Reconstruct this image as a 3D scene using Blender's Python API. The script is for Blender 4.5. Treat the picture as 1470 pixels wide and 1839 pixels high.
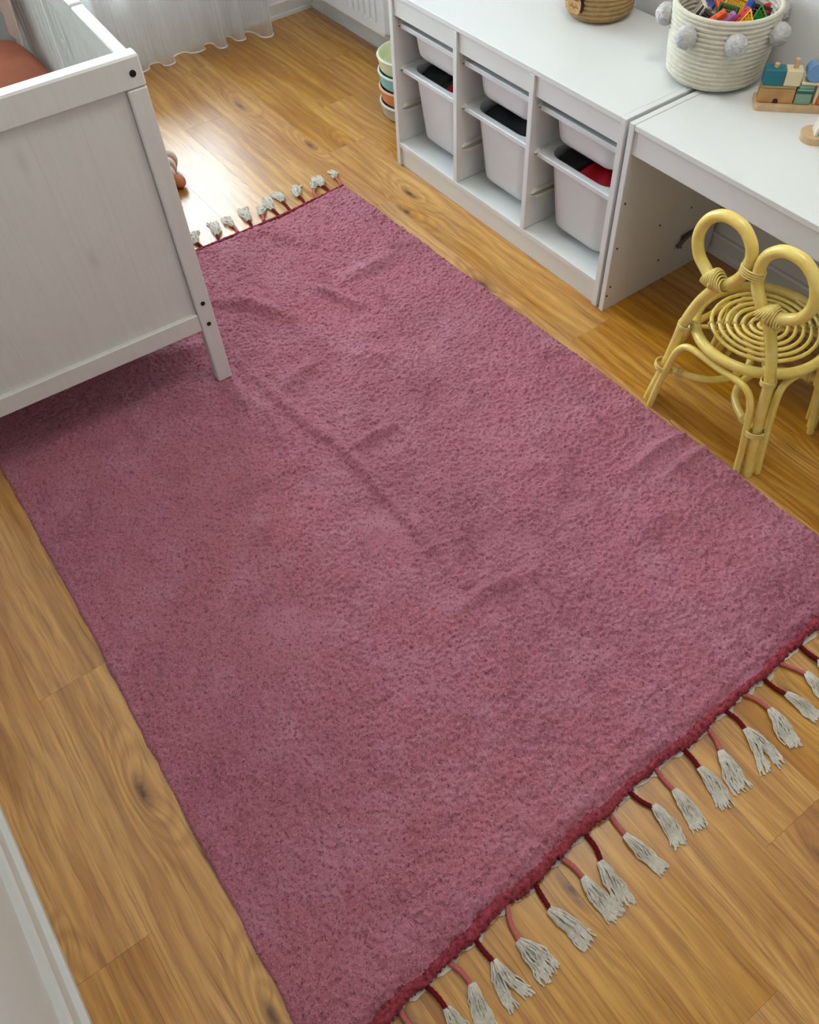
import bpy, bmesh, math, random
import numpy as np
from mathutils import Vector, Matrix

for o in list(bpy.data.objects):
    bpy.data.objects.remove(o)
scene = bpy.context.scene
COL = scene.collection
PI = math.pi
RNG = np.random.default_rng(7)
random.seed(7)

# ------------------------------------------------------------------ camera, sky, exposure
cam = bpy.data.cameras.new('camera')
cam_ob = bpy.data.objects.new('camera', cam)
COL.objects.link(cam_ob)
scene.camera = cam_ob
cam.sensor_fit = 'HORIZONTAL'
cam.sensor_width = 36.0
cam.lens = 36.0 * 1506.94 / 1470.0
cam.clip_start = 0.05
CAM = Vector((2.2835, -1.5173, 1.6207))
cr = Vector((0.58737567, 0.8080191, -0.0457707))
cu = Vector((-0.63186017, 0.49318985, 0.59792683))
cf = Vector((-0.50570995, 0.32228699, -0.8002428))
cam_ob.matrix_world = Matrix(((cr.x, cu.x, -cf.x, CAM.x), (cr.y, cu.y, -cf.y, CAM.y), (cr.z, cu.z, -cf.z, CAM.z), (0, 0, 0, 1)))

world = bpy.data.worlds.new('sky')
scene.world = world
world.use_nodes = True
wb = world.node_tree.nodes['Background']
wb.inputs[0].default_value = (0.84, 0.93, 1.0, 1)
wb.inputs[1].default_value = 12.0

scene.view_settings.view_transform = 'Standard'
scene.view_settings.look = 'None'
scene.view_settings.gamma = 1.0
scene.view_settings.use_curve_mapping = False
scene.view_settings.exposure = 0.86

scene.cycles.max_bounces = 5
scene.cycles.diffuse_bounces = 3
scene.cycles.glossy_bounces = 2
scene.cycles.transmission_bounces = 2
scene.cycles.transparent_max_bounces = 8
scene.cycles.use_light_tree = False
scene.cycles.caustics_reflective = False
scene.cycles.caustics_refractive = False

WIN_Y0, WIN_Y1, WIN_Z0, WIN_Z1 = -1.62, 0.10, 0.31, 2.25   # the window's opening in the wall
X_WALL = -1.285
pl = bpy.data.lights.new('window_daylight', 'AREA')           # portal: guides the sky's light through the window
pl.shape = 'RECTANGLE'
pl.size = WIN_Y1 - WIN_Y0
pl.size_y = WIN_Z1 - WIN_Z0
pl.cycles.is_portal = True
pl_ob = bpy.data.objects.new('window_daylight', pl)
COL.objects.link(pl_ob)
pl_ob.matrix_world = Matrix.Translation((X_WALL - 0.30, (WIN_Y0 + WIN_Y1) / 2, (WIN_Z0 + WIN_Z1) / 2)) @ Matrix(((0, 0, -1, 0), (1, 0, 0, 0), (0, -1, 0, 0), (0, 0, 0, 1)))

# ------------------------------------------------------------------ mesh helpers
class MB:
    def __init__(self):
        self.v = []; self.f = []
    def add(self, vs, fs):
        n = len(self.v)
        self.v.extend([tuple(map(float, p)) for p in vs])
        self.f.extend([tuple(n + i for i in f) for f in fs])
        return self
    def box(self, x0, x1, y0, y1, z0, z1, b=0.0015):
        if x1 < x0: x0, x1 = x1, x0
        if y1 < y0: y0, y1 = y1, y0
        if z1 < z0: z0, z1 = z1, z0
        b = min(b, (x1 - x0) * .45, (y1 - y0) * .45, (z1 - z0) * .45)
        lo = (x0, y0, z0); hi = (x1, y1, z1)
        vs = []; idx = {}
        for sx in (0, 1):
            for sy in (0, 1):
                for sz in (0, 1):
                    s = (sx, sy, sz)
                    for ax in range(3):
                        p = []
                        for k in range(3):
                            e = hi[k] if s[k] else lo[k]
                            if k != ax: e += -b if s[k] else b
                            p.append(e)
                        idx[(s, ax)] = len(vs); vs.append(p)
        fs = []
        for ax in range(3):
            a, c = [(1, 2), (2, 0), (0, 1)][ax]
            for s in (0, 1):
                q = []
                for (i, j) in ((0, 0), (1, 0), (1, 1), (0, 1)):
                    t = [0, 0, 0]; t[ax] = s; t[a] = i; t[c] = j
                    q.append(idx[(tuple(t), ax)])
                fs.append(q if s else q[::-1])
            for i in (0, 1):
                for j in (0, 1):
                    t0 = [0, 0, 0]; t0[a] = i; t0[c] = j
                    t1 = list(t0); t0[ax] = 0; t1[ax] = 1
                    q = [idx[(tuple(t0), a)], idx[(tuple(t1), a)], idx[(tuple(t1), c)], idx[(tuple(t0), c)]]
                    fs.append(q if (i == j) else q[::-1])
        for sx in (0, 1):
            for sy in (0, 1):
                for sz in (0, 1):
                    s = (sx, sy, sz)
                    q = [idx[(s, 0)], idx[(s, 1)], idx[(s, 2)]]
                    fs.append(q if (sx + sy + sz) % 2 else q[::-1])
        return self.add(vs, fs)
    def prism(self, poly, z0, z1, frame=None):
        """poly: 2-D outline, extruded from z0 to z1; frame maps (x,y,z) to a point."""
        n = len(poly)
        fr = frame or (lambda x, y, z: (x, y, z))
        vs = [fr(x, y, z0) for x, y in poly] + [fr(x, y, z1) for x, y in poly]
        fs = [list(range(n))[::-1], list(range(n, 2 * n))]
        fs += [[i, (i + 1) % n, n + (i + 1) % n, n + i] for i in range(n)]
        return self.add(vs, fs)
    def tube(self, pts, r, n=8, closed=False, caps=True):
        P = [Vector(p) for p in pts]
        m = len(P)
        rs = r if hasattr(r, '__len__') else [r] * m
        vs = []; fs = []
        up = None
        for i in range(m):
            if closed:
                t = P[(i + 1) % m] - P[i - 1]
            else:
                t = P[min(i + 1, m - 1)] - P[max(i - 1, 0)]
            if t.length < 1e-9: t = Vector((0, 0, 1))
            t.normalize()
            if up is None:
                up = Vector((0, 0, 1)) if abs(t.z) < .9 else Vector((1, 0, 0))
            a = up - t * up.dot(t)
            if a.length < 1e-6: a = t.orthogonal()
            a.normalize(); up = a
            b = t.cross(a)
            for k in range(n):
                w = 2 * PI * k / n
                vs.append(P[i] + (a * math.cos(w) + b * math.sin(w)) * rs[i])
        for i in range(m if closed else m - 1):
            j = (i + 1) % m
            for k in range(n):
                l = (k + 1) % n
                fs.append([i * n + k, i * n + l, j * n + l, j * n + k])
        if caps and not closed:
            fs.append(list(range(n))[::-1]); fs.append([(m - 1) * n + k for k in range(n)])
        return self.add(vs, fs)
    def loft(self, loops, cap0=True, cap1=True):
        n = len(loops[0]); m = len(loops)
        vs = [p for L in loops for p in L]; fs = []
        for i in range(m - 1):
            for k in range(n):
                l = (k + 1) % n
                fs.append([i * n + k, i * n + l, (i + 1) * n + l, (i + 1) * n + k])
        if cap0: fs.append(list(range(n))[::-1])
        if cap1: fs.append([(m - 1) * n + k for k in range(n)])
        return self.add(vs, fs)
    def lathe(self, prof, n=48, c=(0, 0, 0), closed=False):
        """prof: list of (radius, z); closed: the profile is a closed loop."""
        vs = []; fs = []
        for r, z in prof:
            for k in range(n):
                w = 2 * PI * k / n
                vs.append((c[0] + r * math.cos(w), c[1] + r * math.sin(w), c[2] + z))
        m = len(prof)
        for i in range(m if closed else m - 1):
            j = (i + 1) % m
            for k in range(n):
                l = (k + 1) % n
                fs.append([i * n + k, i * n + l, j * n + l, j * n + k])
        if not closed:
            if prof[0][0] > 1e-6: fs.append(list(range(n))[::-1])
            if prof[-1][0] > 1e-6: fs.append([(m - 1) * n + k for k in range(n)])
        return self.add(vs, fs)
    def xf(self, fn):
        self.v = [tuple(fn(*p)) for p in self.v]; return self

ROOT = {}
def link(o, parent=None):
    COL.objects.link(o)
    if parent is not None:
        o.parent = parent
        ROOT[o.name] = ROOT[parent.name]
    return o

def finish(me, mat, smooth=35):
    if mat is not None: me.materials.append(mat)
    if smooth:
        me.shade_smooth()
        me.set_sharp_from_angle(angle=math.radians(smooth))

def obj(name, mb, mat, parent=None, world=False, smooth=35, origin=None, fixn=True):
    """One mesh object. world: the vertices are in room coordinates and are moved into the parent's frame."""
    vs = mb.v
    if parent is not None and world:
        inv = ROOT[parent.name].inverted()
        vs = [tuple(inv @ Vector(p)) for p in vs]
    if origin is not None:
        vs = [(x - origin[0], y - origin[1], z - origin[2]) for x, y, z in vs]
    me = bpy.data.meshes.new(name)
    me.from_pydata(vs, [], mb.f)
    if fixn:
        b = bmesh.new(); b.from_mesh(me)
        bmesh.ops.recalc_face_normals(b, faces=b.faces)
        b.to_mesh(me); b.free()
    finish(me, mat, smooth)
    o = bpy.data.objects.new(name, me)
    link(o, parent)
    if parent is None:
        ROOT[o.name] = Matrix.Translation(origin) if origin is not None else Matrix.Identity(4)
    if origin is not None: o.location = origin
    return o

def tag(o, label=None, cat=None, group=None, kind=None):
    if label: o['label'] = label
    if cat: o['category'] = cat
    if group: o['group'] = group
    if kind: o['kind'] = kind
    return o

def thing(name, label, cat, loc=(0, 0, 0), rotz=0.0, group=None):
    o = bpy.data.objects.new(name, None)
    o.empty_display_size = .05
    COL.objects.link(o)
    o.location = loc; o.rotation_euler = (0, 0, rotz)
    ROOT[o.name] = Matrix.Translation(loc) @ Matrix.Rotation(rotz, 4, 'Z')
    return tag(o, label, cat, group)

def struct(name, mb, mat, parent=None, label=None, **k):
    o = obj(name, mb, mat, parent, **k)
    if parent is None: o['kind'] = 'structure'
    if label: o['label'] = label
    return o

def catmull(pts, sub=8, closed=False):
    P = [Vector(p) for p in pts]; n = len(P); out = []
    rng = range(n if closed else n - 1)
    for i in rng:
        if closed:
            p0, p1, p2, p3 = P[i - 1], P[i], P[(i + 1) % n], P[(i + 2) % n]
        else:
            p0 = P[i - 1] if i else P[0] * 2 - P[1]
            p1, p2 = P[i], P[i + 1]
            p3 = P[i + 2] if i + 2 < n else P[-1] * 2 - P[-2]
        for s in range(sub):
            t = s / sub
            out.append(.5 * ((2 * p1) + (p2 - p0) * t + (2 * p0 - 5 * p1 + 4 * p2 - p3) * t * t + (3 * p1 - p0 - 3 * p2 + p3) * t ** 3))
    if not closed: out.append(P[-1])
    return out

def rrect(hx, hy, r, z, cx=0, cy=0, seg=6):
    L = []
    r = min(r, hx * .98, hy * .98)
    for q, (sx, sy) in enumerate(((1, 1), (-1, 1), (-1, -1), (1, -1))):
        for s in range(seg + 1):
            a = PI / 2 * (q + s / seg)
            L.append((cx + sx * (hx - r) + r * math.cos(a), cy + sy * (hy - r) + r * math.sin(a), z))
    return L

def interp(x, xs, ys): return np.interp(x, xs, ys)

# ------------------------------------------------------------------ materials
def srgb(r, g, b):
    f = lambda c: (c / 255) / 12.92 if c <= 10 else (((c / 255) + .055) / 1.055) ** 2.4
    return (f(r), f(g), f(b), 1)

class N:
    """A thin wrapper for building node trees."""
    def __init__(self, name):
        self.m = bpy.data.materials.new(name); self.m.use_nodes = True
        self.t = self.m.node_tree; self.b = self.t.nodes['Principled BSDF']
    def n(self, typ, **kw):
        o = self.t.nodes.new(typ)
        for k, v in kw.items(): setattr(o, k, v)
        return o
    def l(self, a, b): self.t.links.new(a, b)
    def math(self, op, a, b=None, clamp=False):
        o = self.n('ShaderNodeMath', operation=op); o.use_clamp = clamp
        for i, s in enumerate((a, b)):
            if s is None: continue
            if isinstance(s, (int, float)): o.inputs[i].default_value = s
            else: self.l(s, o.inputs[i])
        return o.outputs[0]
    def noise(self, vec, scale, detail=3, rough=.55, dist=0.0):
        o = self.n('ShaderNodeTexNoise'); o.inputs['Scale'].default_value = scale; o.inputs['Detail'].default_value = detail
        o.inputs['Roughness'].default_value = rough; o.inputs['Distortion'].default_value = dist
        if vec is not None: self.l(vec, o.inputs['Vector'])
        return o.outputs['Fac']
    def mapping(self, vec, scale=(1, 1, 1), loc=(0, 0, 0), rot=(0, 0, 0)):
        o = self.n('ShaderNodeMapping'); o.inputs['Scale'].default_value = scale; o.inputs['Location'].default_value = loc
        o.inputs['Rotation'].default_value = rot
        self.l(vec, o.inputs['Vector']); return o.outputs[0]
    def ramp(self, fac, stops):
        o = self.n('ShaderNodeValToRGB'); e = o.color_ramp.elements
        e[0].position, e[0].color = stops[0][0], stops[0][1]
        e[1].position, e[1].color = stops[-1][0], stops[-1][1]
        for p, c in stops[1:-1]:
            x = e.new(p); x.color = c
        self.l(fac, o.inputs[0]); return o.outputs[0]
    def mix(self, fac, a, b, typ='MIX'):
        o = self.n('ShaderNodeMix', data_type='RGBA', blend_type=typ)
        for s, v in ((0, fac), (6, a), (7, b)):
            if isinstance(v, (int, float)): o.inputs[s].default_value = v
            elif isinstance(v, tuple): o.inputs[s].default_value = v
            else: self.l(v, o.inputs[s])
        return o.outputs[2]
    def bump(self, h, strength=.3, dist=.001):
        o = self.n('ShaderNodeBump'); o.inputs['Strength'].default_value = strength; o.inputs['Distance'].default_value = dist
        self.l(h, o.inputs['Height']); self.l(o.outputs[0], self.b.inputs['Normal']); return o
    def set(self, color=None, rough=None, spec=None, **kw):
        if color is not None:
            if isinstance(color, tuple): self.b.inputs['Base Color'].default_value = color
            else: self.l(color, self.b.inputs['Base Color'])
        if rough is not None:
            if isinstance(rough, (int, float)): self.b.inputs['Roughness'].default_value = rough
            else: self.l(rough, self.b.inputs['Roughness'])
        if spec is not None: self.b.inputs['Specular IOR Level'].default_value = spec
        for k, v in kw.items(): self.b.inputs[k].default_value = v
        return self.m
    def obco(self): return self.n('ShaderNodeTexCoord').outputs['Object']

def plain(name, col, rough=.5, var=.06, nscale=8.0, bump=0.0, bscale=200.0, bdist=.0006, spec=.5, **kw):
    """A procedural paint, plastic or cloth: slight colour variation and fine relief."""
    s = N(name); co = s.obco()
    f = s.noise(co, nscale, 4)
    c2 = tuple(max(0, c * (1 - var * 2)) for c in col[:3]) + (1,)
    s.set(s.ramp(f, [(.3, c2), (.7, col)]), rough, spec, **kw)
    if bump: s.bump(s.noise(co, bscale, 3), bump, bdist)
    return s.m

M = {}
M['wall'] = plain('wall_paint', srgb(240, 239, 235), .8, .02, 3, .25, 350, .0004, .3)
M['ceiling'] = plain('ceiling_paint', srgb(238, 238, 235), .9, .01)
M['trim'] = plain('trim_paint', srgb(236, 235, 230), .4, .02)
M['laminate'] = plain('white_laminate', srgb(233, 233, 229), .38, .015, 5, .05, 300, .0002)
M['bin'] = plain('white_bin_plastic', srgb(228, 228, 228), .42, .015, 5, .08, 500, .0002)
M['hole'] = plain('dark_hole', srgb(48, 40, 34), .7)
M['black'] = plain('black_plastic', srgb(20, 20, 20), .5)
M['steel'] = plain('grey_steel', srgb(120, 118, 112), .35, Metallic=.8)
M['radiator'] = plain('radiator_enamel', srgb(236, 238, 238), .3, .01)
M['runner'] = plain('milky_runner_plastic', srgb(228, 222, 208), .3, .02)

def crib_mat():
    s = N('white_stained_pine'); co = s.obco()
    g = s.noise(s.mapping(co, (1, 60, 2.5)), 2.0, 4, .6, .6)
    vo = s.n('ShaderNodeTexVoronoi'); s.l(s.mapping(co, (1, 7, 3.0)), vo.inputs['Vector']); vo.inputs['Scale'].default_value = 1.6
    k = s.math('SMOOTH_MIN', s.math('MULTIPLY', vo.outputs['Distance'], 6.0), 1.0)
    c = s.ramp(g, [(.25, srgb(222, 219, 212)), (.75, srgb(229, 227, 221))])
    c = s.mix(s.math('MULTIPLY', s.math('SUBTRACT', 1.0, k, True), .35), c, srgb(176, 166, 152))
    s.set(c, .42); s.bump(g, .05, .0004); return s.m
M['crib'] = crib_mat()
M['slat'] = plain('white_slat_paint', srgb(228, 226, 220), .42, .02)

def wood_floor():
    s = N('honey_oak_plank'); tc = s.n('ShaderNodeTexCoord'); oi = s.n('ShaderNodeObjectInfo')
    off = s.n('ShaderNodeVectorMath', operation='SCALE'); off.inputs[0].default_value = (37.0, 53.0, 19.0); s.l(oi.outputs['Random'], off.inputs['Scale'])
    add = s.n('ShaderNodeVectorMath', operation='ADD'); s.l(tc.outputs['Object'], add.inputs[0]); s.l(off.outputs[0], add.inputs[1])
    co = add.outputs[0]
    # knots: a few per plank, the grain bends round them
    vo = s.n('ShaderNodeTexVoronoi', voronoi_dimensions='2D'); s.l(s.mapping(co, (1.7, 5.6, 1)), vo.inputs['Vector']); vo.inputs['Scale'].default_value = 1.0; vo.inputs['Randomness'].default_value = 1.0
    kd = vo.outputs['Distance']
    near = s.math('SUBTRACT', 1.0, s.math('MULTIPLY', kd, 3.2), True)
    pick = s.n('ShaderNodeSeparateColor'); s.l(vo.outputs['Color'], pick.inputs[0])
    has = s.math('GREATER_THAN', pick.outputs[0], .40)
    knot = s.math('MULTIPLY', near, has)
    # the grain wanders and bends round the knots
    sp0 = s.n('ShaderNodeSeparateXYZ'); s.l(co, sp0.inputs[0])
    wander = s.math('SUBTRACT', s.noise(s.mapping(co, (2.2, 7.0, 1)), 1.0, 3, .5), .5)
    wy = s.math('ADD', s.math('ADD', sp0.outputs[1], s.math('MULTIPLY', wander, .038)), s.math('MULTIPLY', s.math('POWER', knot, 2.0), .035))
    cw_ = s.n('ShaderNodeCombineXYZ'); s.l(sp0.outputs[0], cw_.inputs[0]); s.l(wy, cw_.inputs[1]); s.l(sp0.outputs[2], cw_.inputs[2])
    co0 = co; co = cw_.outputs[0]
    # broad figure
    lw = s.noise(s.mapping(co, (1.0, 5.0, 1)), 1.3, 3, .5, .8)
    rings = s.n('ShaderNodeTexWave', wave_type='BANDS', bands_direction='Y')
    rings.inputs['Scale'].default_value = 9.0; rings.inputs['Distortion'].default_value = 9.0; rings.inputs['Detail'].default_value = 3.0; rings.inputs['Detail Scale'].default_value = .9
    comb = s.n('ShaderNodeCombineXYZ'); sep = s.n('ShaderNodeSeparateXYZ'); s.l(co, sep.inputs[0])
    s.l(s.math('MULTIPLY', sep.outputs[0], .32), comb.inputs[0])
    s.l(s.math('ADD', sep.outputs[1], s.math('MULTIPLY', knot, .10)), comb.inputs[1]); s.l(sep.outputs[2], comb.inputs[2])
    s.l(comb.outputs[0], rings.inputs['Vector'])
    fine = s.noise(s.mapping(co, (5.0, 130.0, 1)), 1.0, 4, .65, .3)
    fine2 = s.noise(s.mapping(co, (14.0, 320.0, 1)), 1.0, 2, .6)
    streak = s.noise(s.mapping(co, (1.2, 30.0, 1)), 1.0, 4, .6, .9)
    base = s.ramp(lw, [(.28, srgb(186, 128, 66)), (.5, srgb(214, 160, 92)), (.74, srgb(230, 182, 116))])
    base = s.mix(s.math('MULTIPLY', s.math('SUBTRACT', .52, streak, True), 2.2), base, srgb(128, 76, 32))
    base = s.mix(s.math('MULTIPLY', s.math('SUBTRACT', streak, .54, True), 2.2), base, srgb(228, 184, 118))
    base = s.mix(s.math('MULTIPLY', rings.outputs['Fac'], .34), base, srgb(146, 92, 44))
    base = s.mix(s.math('MULTIPLY', s.math('SUBTRACT', .50, fine, True), 3.0), base, srgb(122, 72, 30))
    base = s.mix(s.math('MULTIPLY', s.math('SUBTRACT', .47, fine2, True), 1.6), base, srgb(134, 86, 42))
    kn = s.math('MULTIPLY', s.math('SUBTRACT', 1.0, s.math('MULTIPLY', kd, 11.0), True), has)
    kn = s.math('MULTIPLY', kn, s.math('ADD', .4, s.noise(co, 60, 3)))
    base = s.mix(s.math('MULTIPLY', kn, 1.2, True), base, srgb(92, 54, 26))
    hsv = s.n('ShaderNodeHueSaturation'); s.l(base, hsv.inputs['Color'])
    s.l(s.math('ADD', .97, s.math('MULTIPLY', oi.outputs['Random'], .24)), hsv.inputs['Value'])
    s.l(s.math('SUBTRACT', 1.16, s.math('MULTIPLY', oi.outputs['Random'], .18)), hsv.inputs['Saturation'])
    s.set(hsv.outputs[0], s.math('ADD', .30, s.math('MULTIPLY', fine, .16)), .5, **{'Coat Weight': .7, 'Coat Roughness': .30, 'Coat IOR': 1.5})
    s.bump(s.noise(s.mapping(co0, (8.0, 200.0, 1)), 1.0, 2, .6), .14, .0005)
    return s.m
M['floor'] = wood_floor()
M['slab'] = plain('floor_underlay', srgb(60, 42, 26), .8)

def rug_mat():
    s = N('mauve_pile'); co = s.obco()
    big = s.noise(co, 1.5, 3, .5)
    mid = s.noise(co, 7.0, 5, .65)
    mid2 = s.noise(s.mapping(co, (1, 1, 1), (3.1, 7.7, 0)), 11.0, 4, .6)
    fi = s.noise(co, 420.0, 3, .7)
    gr = s.noise(co, 150.0, 3, .7)
    c = s.ramp(big, [(.32, srgb(177, 102, 123)), (.5, srgb(193, 112, 130)), (.68, srgb(200, 114, 128))])
    c = s.mix(s.math('MULTIPLY', s.math('SUBTRACT', mid, .47, True), 3.6, True), c, srgb(208, 140, 160))
    c = s.mix(s.math('MULTIPLY', s.math('SUBTRACT', mid2, .54, True), 3.0, True), c, srgb(150, 78, 94))
    c = s.mix(s.math('MULTIPLY', s.math('SUBTRACT', .50, gr, True), 5.5, True), c, srgb(120, 56, 72))
    c = s.mix(s.math('MULTIPLY', s.math('SUBTRACT', fi, .5, True), 5.5, True), c, srgb(226, 162, 170))
    s.set(c, .95, .15, **{'Sheen Weight': .35, 'Sheen Roughness': .5})
    s.b.inputs['Sheen Tint'].default_value = srgb(240, 190, 210)
    s.bump(fi, .9, .003)
    return s.m
M['rug'] = rug_mat()
M['hem'] = plain('red_pile_edge', srgb(196, 84, 96), .95, .36, 130, 1.0, 420, .003, .1)
M['dark_cord'] = plain('dark_red_wrapped_yarn', srgb(118, 24, 34), .9, .15, 300, .6, 700, .001, .15)
M['pink_cord'] = plain('salmon_wrapped_yarn', srgb(214, 116, 112), .9, .15, 300, .6, 700, .001, .15)
M['cotton'] = plain('natural_cotton', srgb(236, 227, 211), .95, .14, 120, .6, 900, .001, .1)
M['backing'] = plain('cotton_backing', srgb(232, 224, 210), .95, .08, 60, .5, 600, .001, .1)

def rattan():
    s = N('yellow_lacquered_rattan'); co = s.obco()
    a = s.noise(co, 22, 4, .6); b = s.noise(co, 120, 2)
    c = s.ramp(a, [(.3, srgb(240, 204, 90)), (.55, srgb(250, 222, 120)), (.75, srgb(252, 232, 148))])
    c = s.mix(s.math('MULTIPLY', s.math('SUBTRACT', .42, b, True), 1.2), c, srgb(216, 172, 66))
    s.set(c, .34, .5, **{'Coat Weight': .3, 'Coat Roughness': .2}); s.bump(b, .1, .0006); return s.m
M['rattan'] = rattan()
M['binding'] = plain('yellow_rattan_peel', srgb(248, 220, 126), .45, .12, 90, .3, 500, .0006)
M['rope_white'] = plain('cream_cotton_rope', srgb(232, 224, 204), .95, .08, 60, .6, 500, .001, .1)
M['rope_tan'] = plain('jute_rope', srgb(196, 160, 112), .95, .14, 60, .6, 500, .001, .1)
M['pom'] = plain('grey_wool', srgb(226, 223, 219), 1.0, .10, 90, .8, 600, .002, .05)
M['beech'] = plain('beech_wood', srgb(222, 186, 142), .5, .12, 30, .1)
M['pine'] = plain('pine_wood', srgb(206, 156, 96), .5, .16, 26, .1)
def col(n, r, g, b, rough=.4, **k):
    if n not in M: M[n] = plain(n, srgb(r, g, b), rough, .05, 12, **k)
    return M[n]
M['peach'] = plain('peach_cotton', srgb(206, 128, 98), .95, .10, 14, .4, 400, .001, .1)
M['blush'] = plain('blush_muslin', srgb(232, 206, 192), .95, .06, 20, .4, 300, .001, .1)
M['sheet'] = plain('white_cotton_sheet', srgb(236, 232, 226), .95, .04, 20, .3, 400, .001, .1)

def sheer():
    s = N('sheer_voile'); t = s.t
    out = t.nodes['Material Output']
    co = s.obco()
    tr = s.n('ShaderNodeBsdfTransparent'); tl = s.n('ShaderNodeBsdfTranslucent'); df = s.n('ShaderNodeBsdfDiffuse')
    tl.inputs[0].default_value = (.93, .96, .99, 1); df.inputs[0].default_value = (.92, .94, .96, 1)
    m1 = s.n('ShaderNodeMixShader'); m1.inputs[0].default_value = .40; s.l(tl.outputs[0], m1.inputs[1]); s.l(df.outputs[0], m1.inputs[2])
    m2 = s.n('ShaderNodeMixShader')
    f = s.math('ADD', .30, s.math('MULTIPLY', s.noise(s.mapping(co, (1, 1, .02)), 260, 2), .24))
    s.l(f, m2.inputs[0]); s.l(tr.outputs[0], m2.inputs[1]); s.l(m1.outputs[0], m2.inputs[2])
    s.l(m2.outputs[0], out.inputs['Surface']); return s.m
M['sheer'] = sheer()
M['sheer_hem'] = plain('voile_hem', srgb(242, 238, 230), .9, .03)
def glass():
    s = N('window_glass'); out = s.t.nodes['Material Output']
    tr = s.n('ShaderNodeBsdfTransparent'); tr.inputs[0].default_value = (.93, .96, .97, 1)
    gl = s.n('ShaderNodeBsdfGlossy'); gl.inputs['Roughness'].default_value = .02
    fr = s.n('ShaderNodeFresnel'); fr.inputs[0].default_value = 1.45
    m = s.n('ShaderNodeMixShader'); s.l(fr.outputs[0], m.inputs[0]); s.l(tr.outputs[0], m.inputs[1]); s.l(gl.outputs[0], m.inputs[2])
    s.l(m.outputs[0], out.inputs['Surface']); return s.m
M['glass'] = glass()
M['tile'] = plain('balcony_concrete', srgb(200, 200, 198), .8, .06, 4)

# ------------------------------------------------------------------ the room
XW, XE, YN, YS, HC = X_WALL, 3.30, 0.462, -1.945, 2.50    # window wall, wall behind the camera, cabinet wall, opposite wall, ceiling
T = 0.14
floor = struct('floor', MB().box(XW, XE, YS, YN, -0.06, -0.009, 0), M['slab'], label='honey oak laminate floor')
L_PL, W_PL, Y_TOP = 1.27, 0.162, 0.331
JOINTS = [.10, -.807, -.502, -.216, -1.105, -.70, -.845, -.262, .45, -.1, .62, .20, -.55, 1.182, 1.732, .3]
def plank_rows():
    r = 0; y1 = YN; y0 = Y_TOP
    while y1 > YS + .002:
        j = JOINTS[r % len(JOINTS)]
        while j > XW: j -= L_PL
        xs = [XW]
        j += L_PL
        while j < XE - .02:
            if j - xs[-1] > .02: xs.append(j)
            j += L_PL
        xs.append(XE)
        for a, b in zip(xs[:-1], xs[1:]): yield a, b, max(y0, YS), y1
        y1 = y0; y0 = y0 - W_PL; r += 1
for a, b, y0, y1 in plank_rows():
    c = ((a + b) / 2, (y0 + y1) / 2, -.0045)
    g = .0001
    obj('plank', MB().box(a + g, b - g, y0 + g, y1 - g, -.009, 0, .0003), M['floor'], floor, origin=c, smooth=0)

struct('ceiling', MB().box(XW - .4, XE + T, YS - T, YN + T, HC, HC + .1, 0), M['ceiling'])
struct('wall_right', MB().box(XW - .4, XE + T, YN, YN + T, -.06, HC, 0), M['wall'], label='pale painted wall behind the white storage unit')
struct('wall_left', MB().box(XW - .4, XE + T, YS - T, YS, -.06, HC, 0), M['wall'])
struct('wall_back', MB().box(XE, XE + T, YS, YN, -.06, HC, 0), M['wall'])
wf = MB()
D = .22                                           # depth of the window wall
wf.box(XW - D, XW, YS, WIN_Y0, -.06, HC, 0); wf.box(XW - D, XW, WIN_Y1, YN, -.06, HC, 0)
wf.box(XW - D, XW, WIN_Y0, WIN_Y1, WIN_Z1, HC, 0); wf.box(XW - D, XW - .05, WIN_Y0, WIN_Y1, -.06, WIN_Z0 - .006, 0)
struct('wall_front', wf, M['wall'], label='window wall behind the sheer curtain')

# window: a frame with two sashes, four panes
win = thing('window_1', None, None, (XW - D + .06, (WIN_Y0 + WIN_Y1) / 2, WIN_Z0)); win['kind'] = 'structure'; win['label'] = 'white framed balcony window behind the sheer curtain'
fx0, fx1 = XW - D + .03, XW - D + .10
f = MB()
fw = .06
f.box(fx0, fx1, WIN_Y0, WIN_Y0 + fw, WIN_Z0, WIN_Z1, .004); f.box(fx0, fx1, WIN_Y1 - fw, WIN_Y1, WIN_Z0, WIN_Z1, .004)
f.box(fx0, fx1, WIN_Y0 + fw, WIN_Y1 - fw, WIN_Z0, WIN_Z0 + fw, .004); f.box(fx0, fx1, WIN_Y0 + fw, WIN_Y1 - fw, WIN_Z1 - fw, WIN_Z1, .004)
ym = (WIN_Y0 + WIN_Y1) / 2
f.box(fx0, fx1, ym - .03, ym + .03, WIN_Z0 + fw, WIN_Z1 - fw, .004)
obj('window_frame', f, M['trim'], win, world=True)
for a, b in ((WIN_Y0 + fw, ym - .03), (ym + .03, WIN_Y1 - fw)):
    s = MB(); q = .055
    s.box(fx0 + .012, fx1 + .012, a, a + q, WIN_Z0 + fw, WIN_Z1 - fw, .004); s.box(fx0 + .012, fx1 + .012, b - q, b, WIN_Z0 + fw, WIN_Z1 - fw, .004)
    s.box(fx0 + .012, fx1 + .012, a + q, b - q, WIN_Z0 + fw, WIN_Z0 + fw + .07, .004); s.box(fx0 + .012, fx1 + .012, a + q, b - q, WIN_Z1 - fw - q, WIN_Z1 - fw, .004)
    so = obj('sash', s, M['trim'], win, world=True)
    obj('pane', MB().box(fx0 + .03, fx0 + .036, a + q - .01, b - q + .01, WIN_Z0 + fw + .06, WIN_Z1 - fw - q + .01, 0), M['glass'], so, world=True)
obj('window_sill', MB().box(XW - D + .10, XW + .012, WIN_Y0, WIN_Y1, WIN_Z0 - .005, WIN_Z0 + .012, .003), M['trim'], win, world=True)
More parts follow.
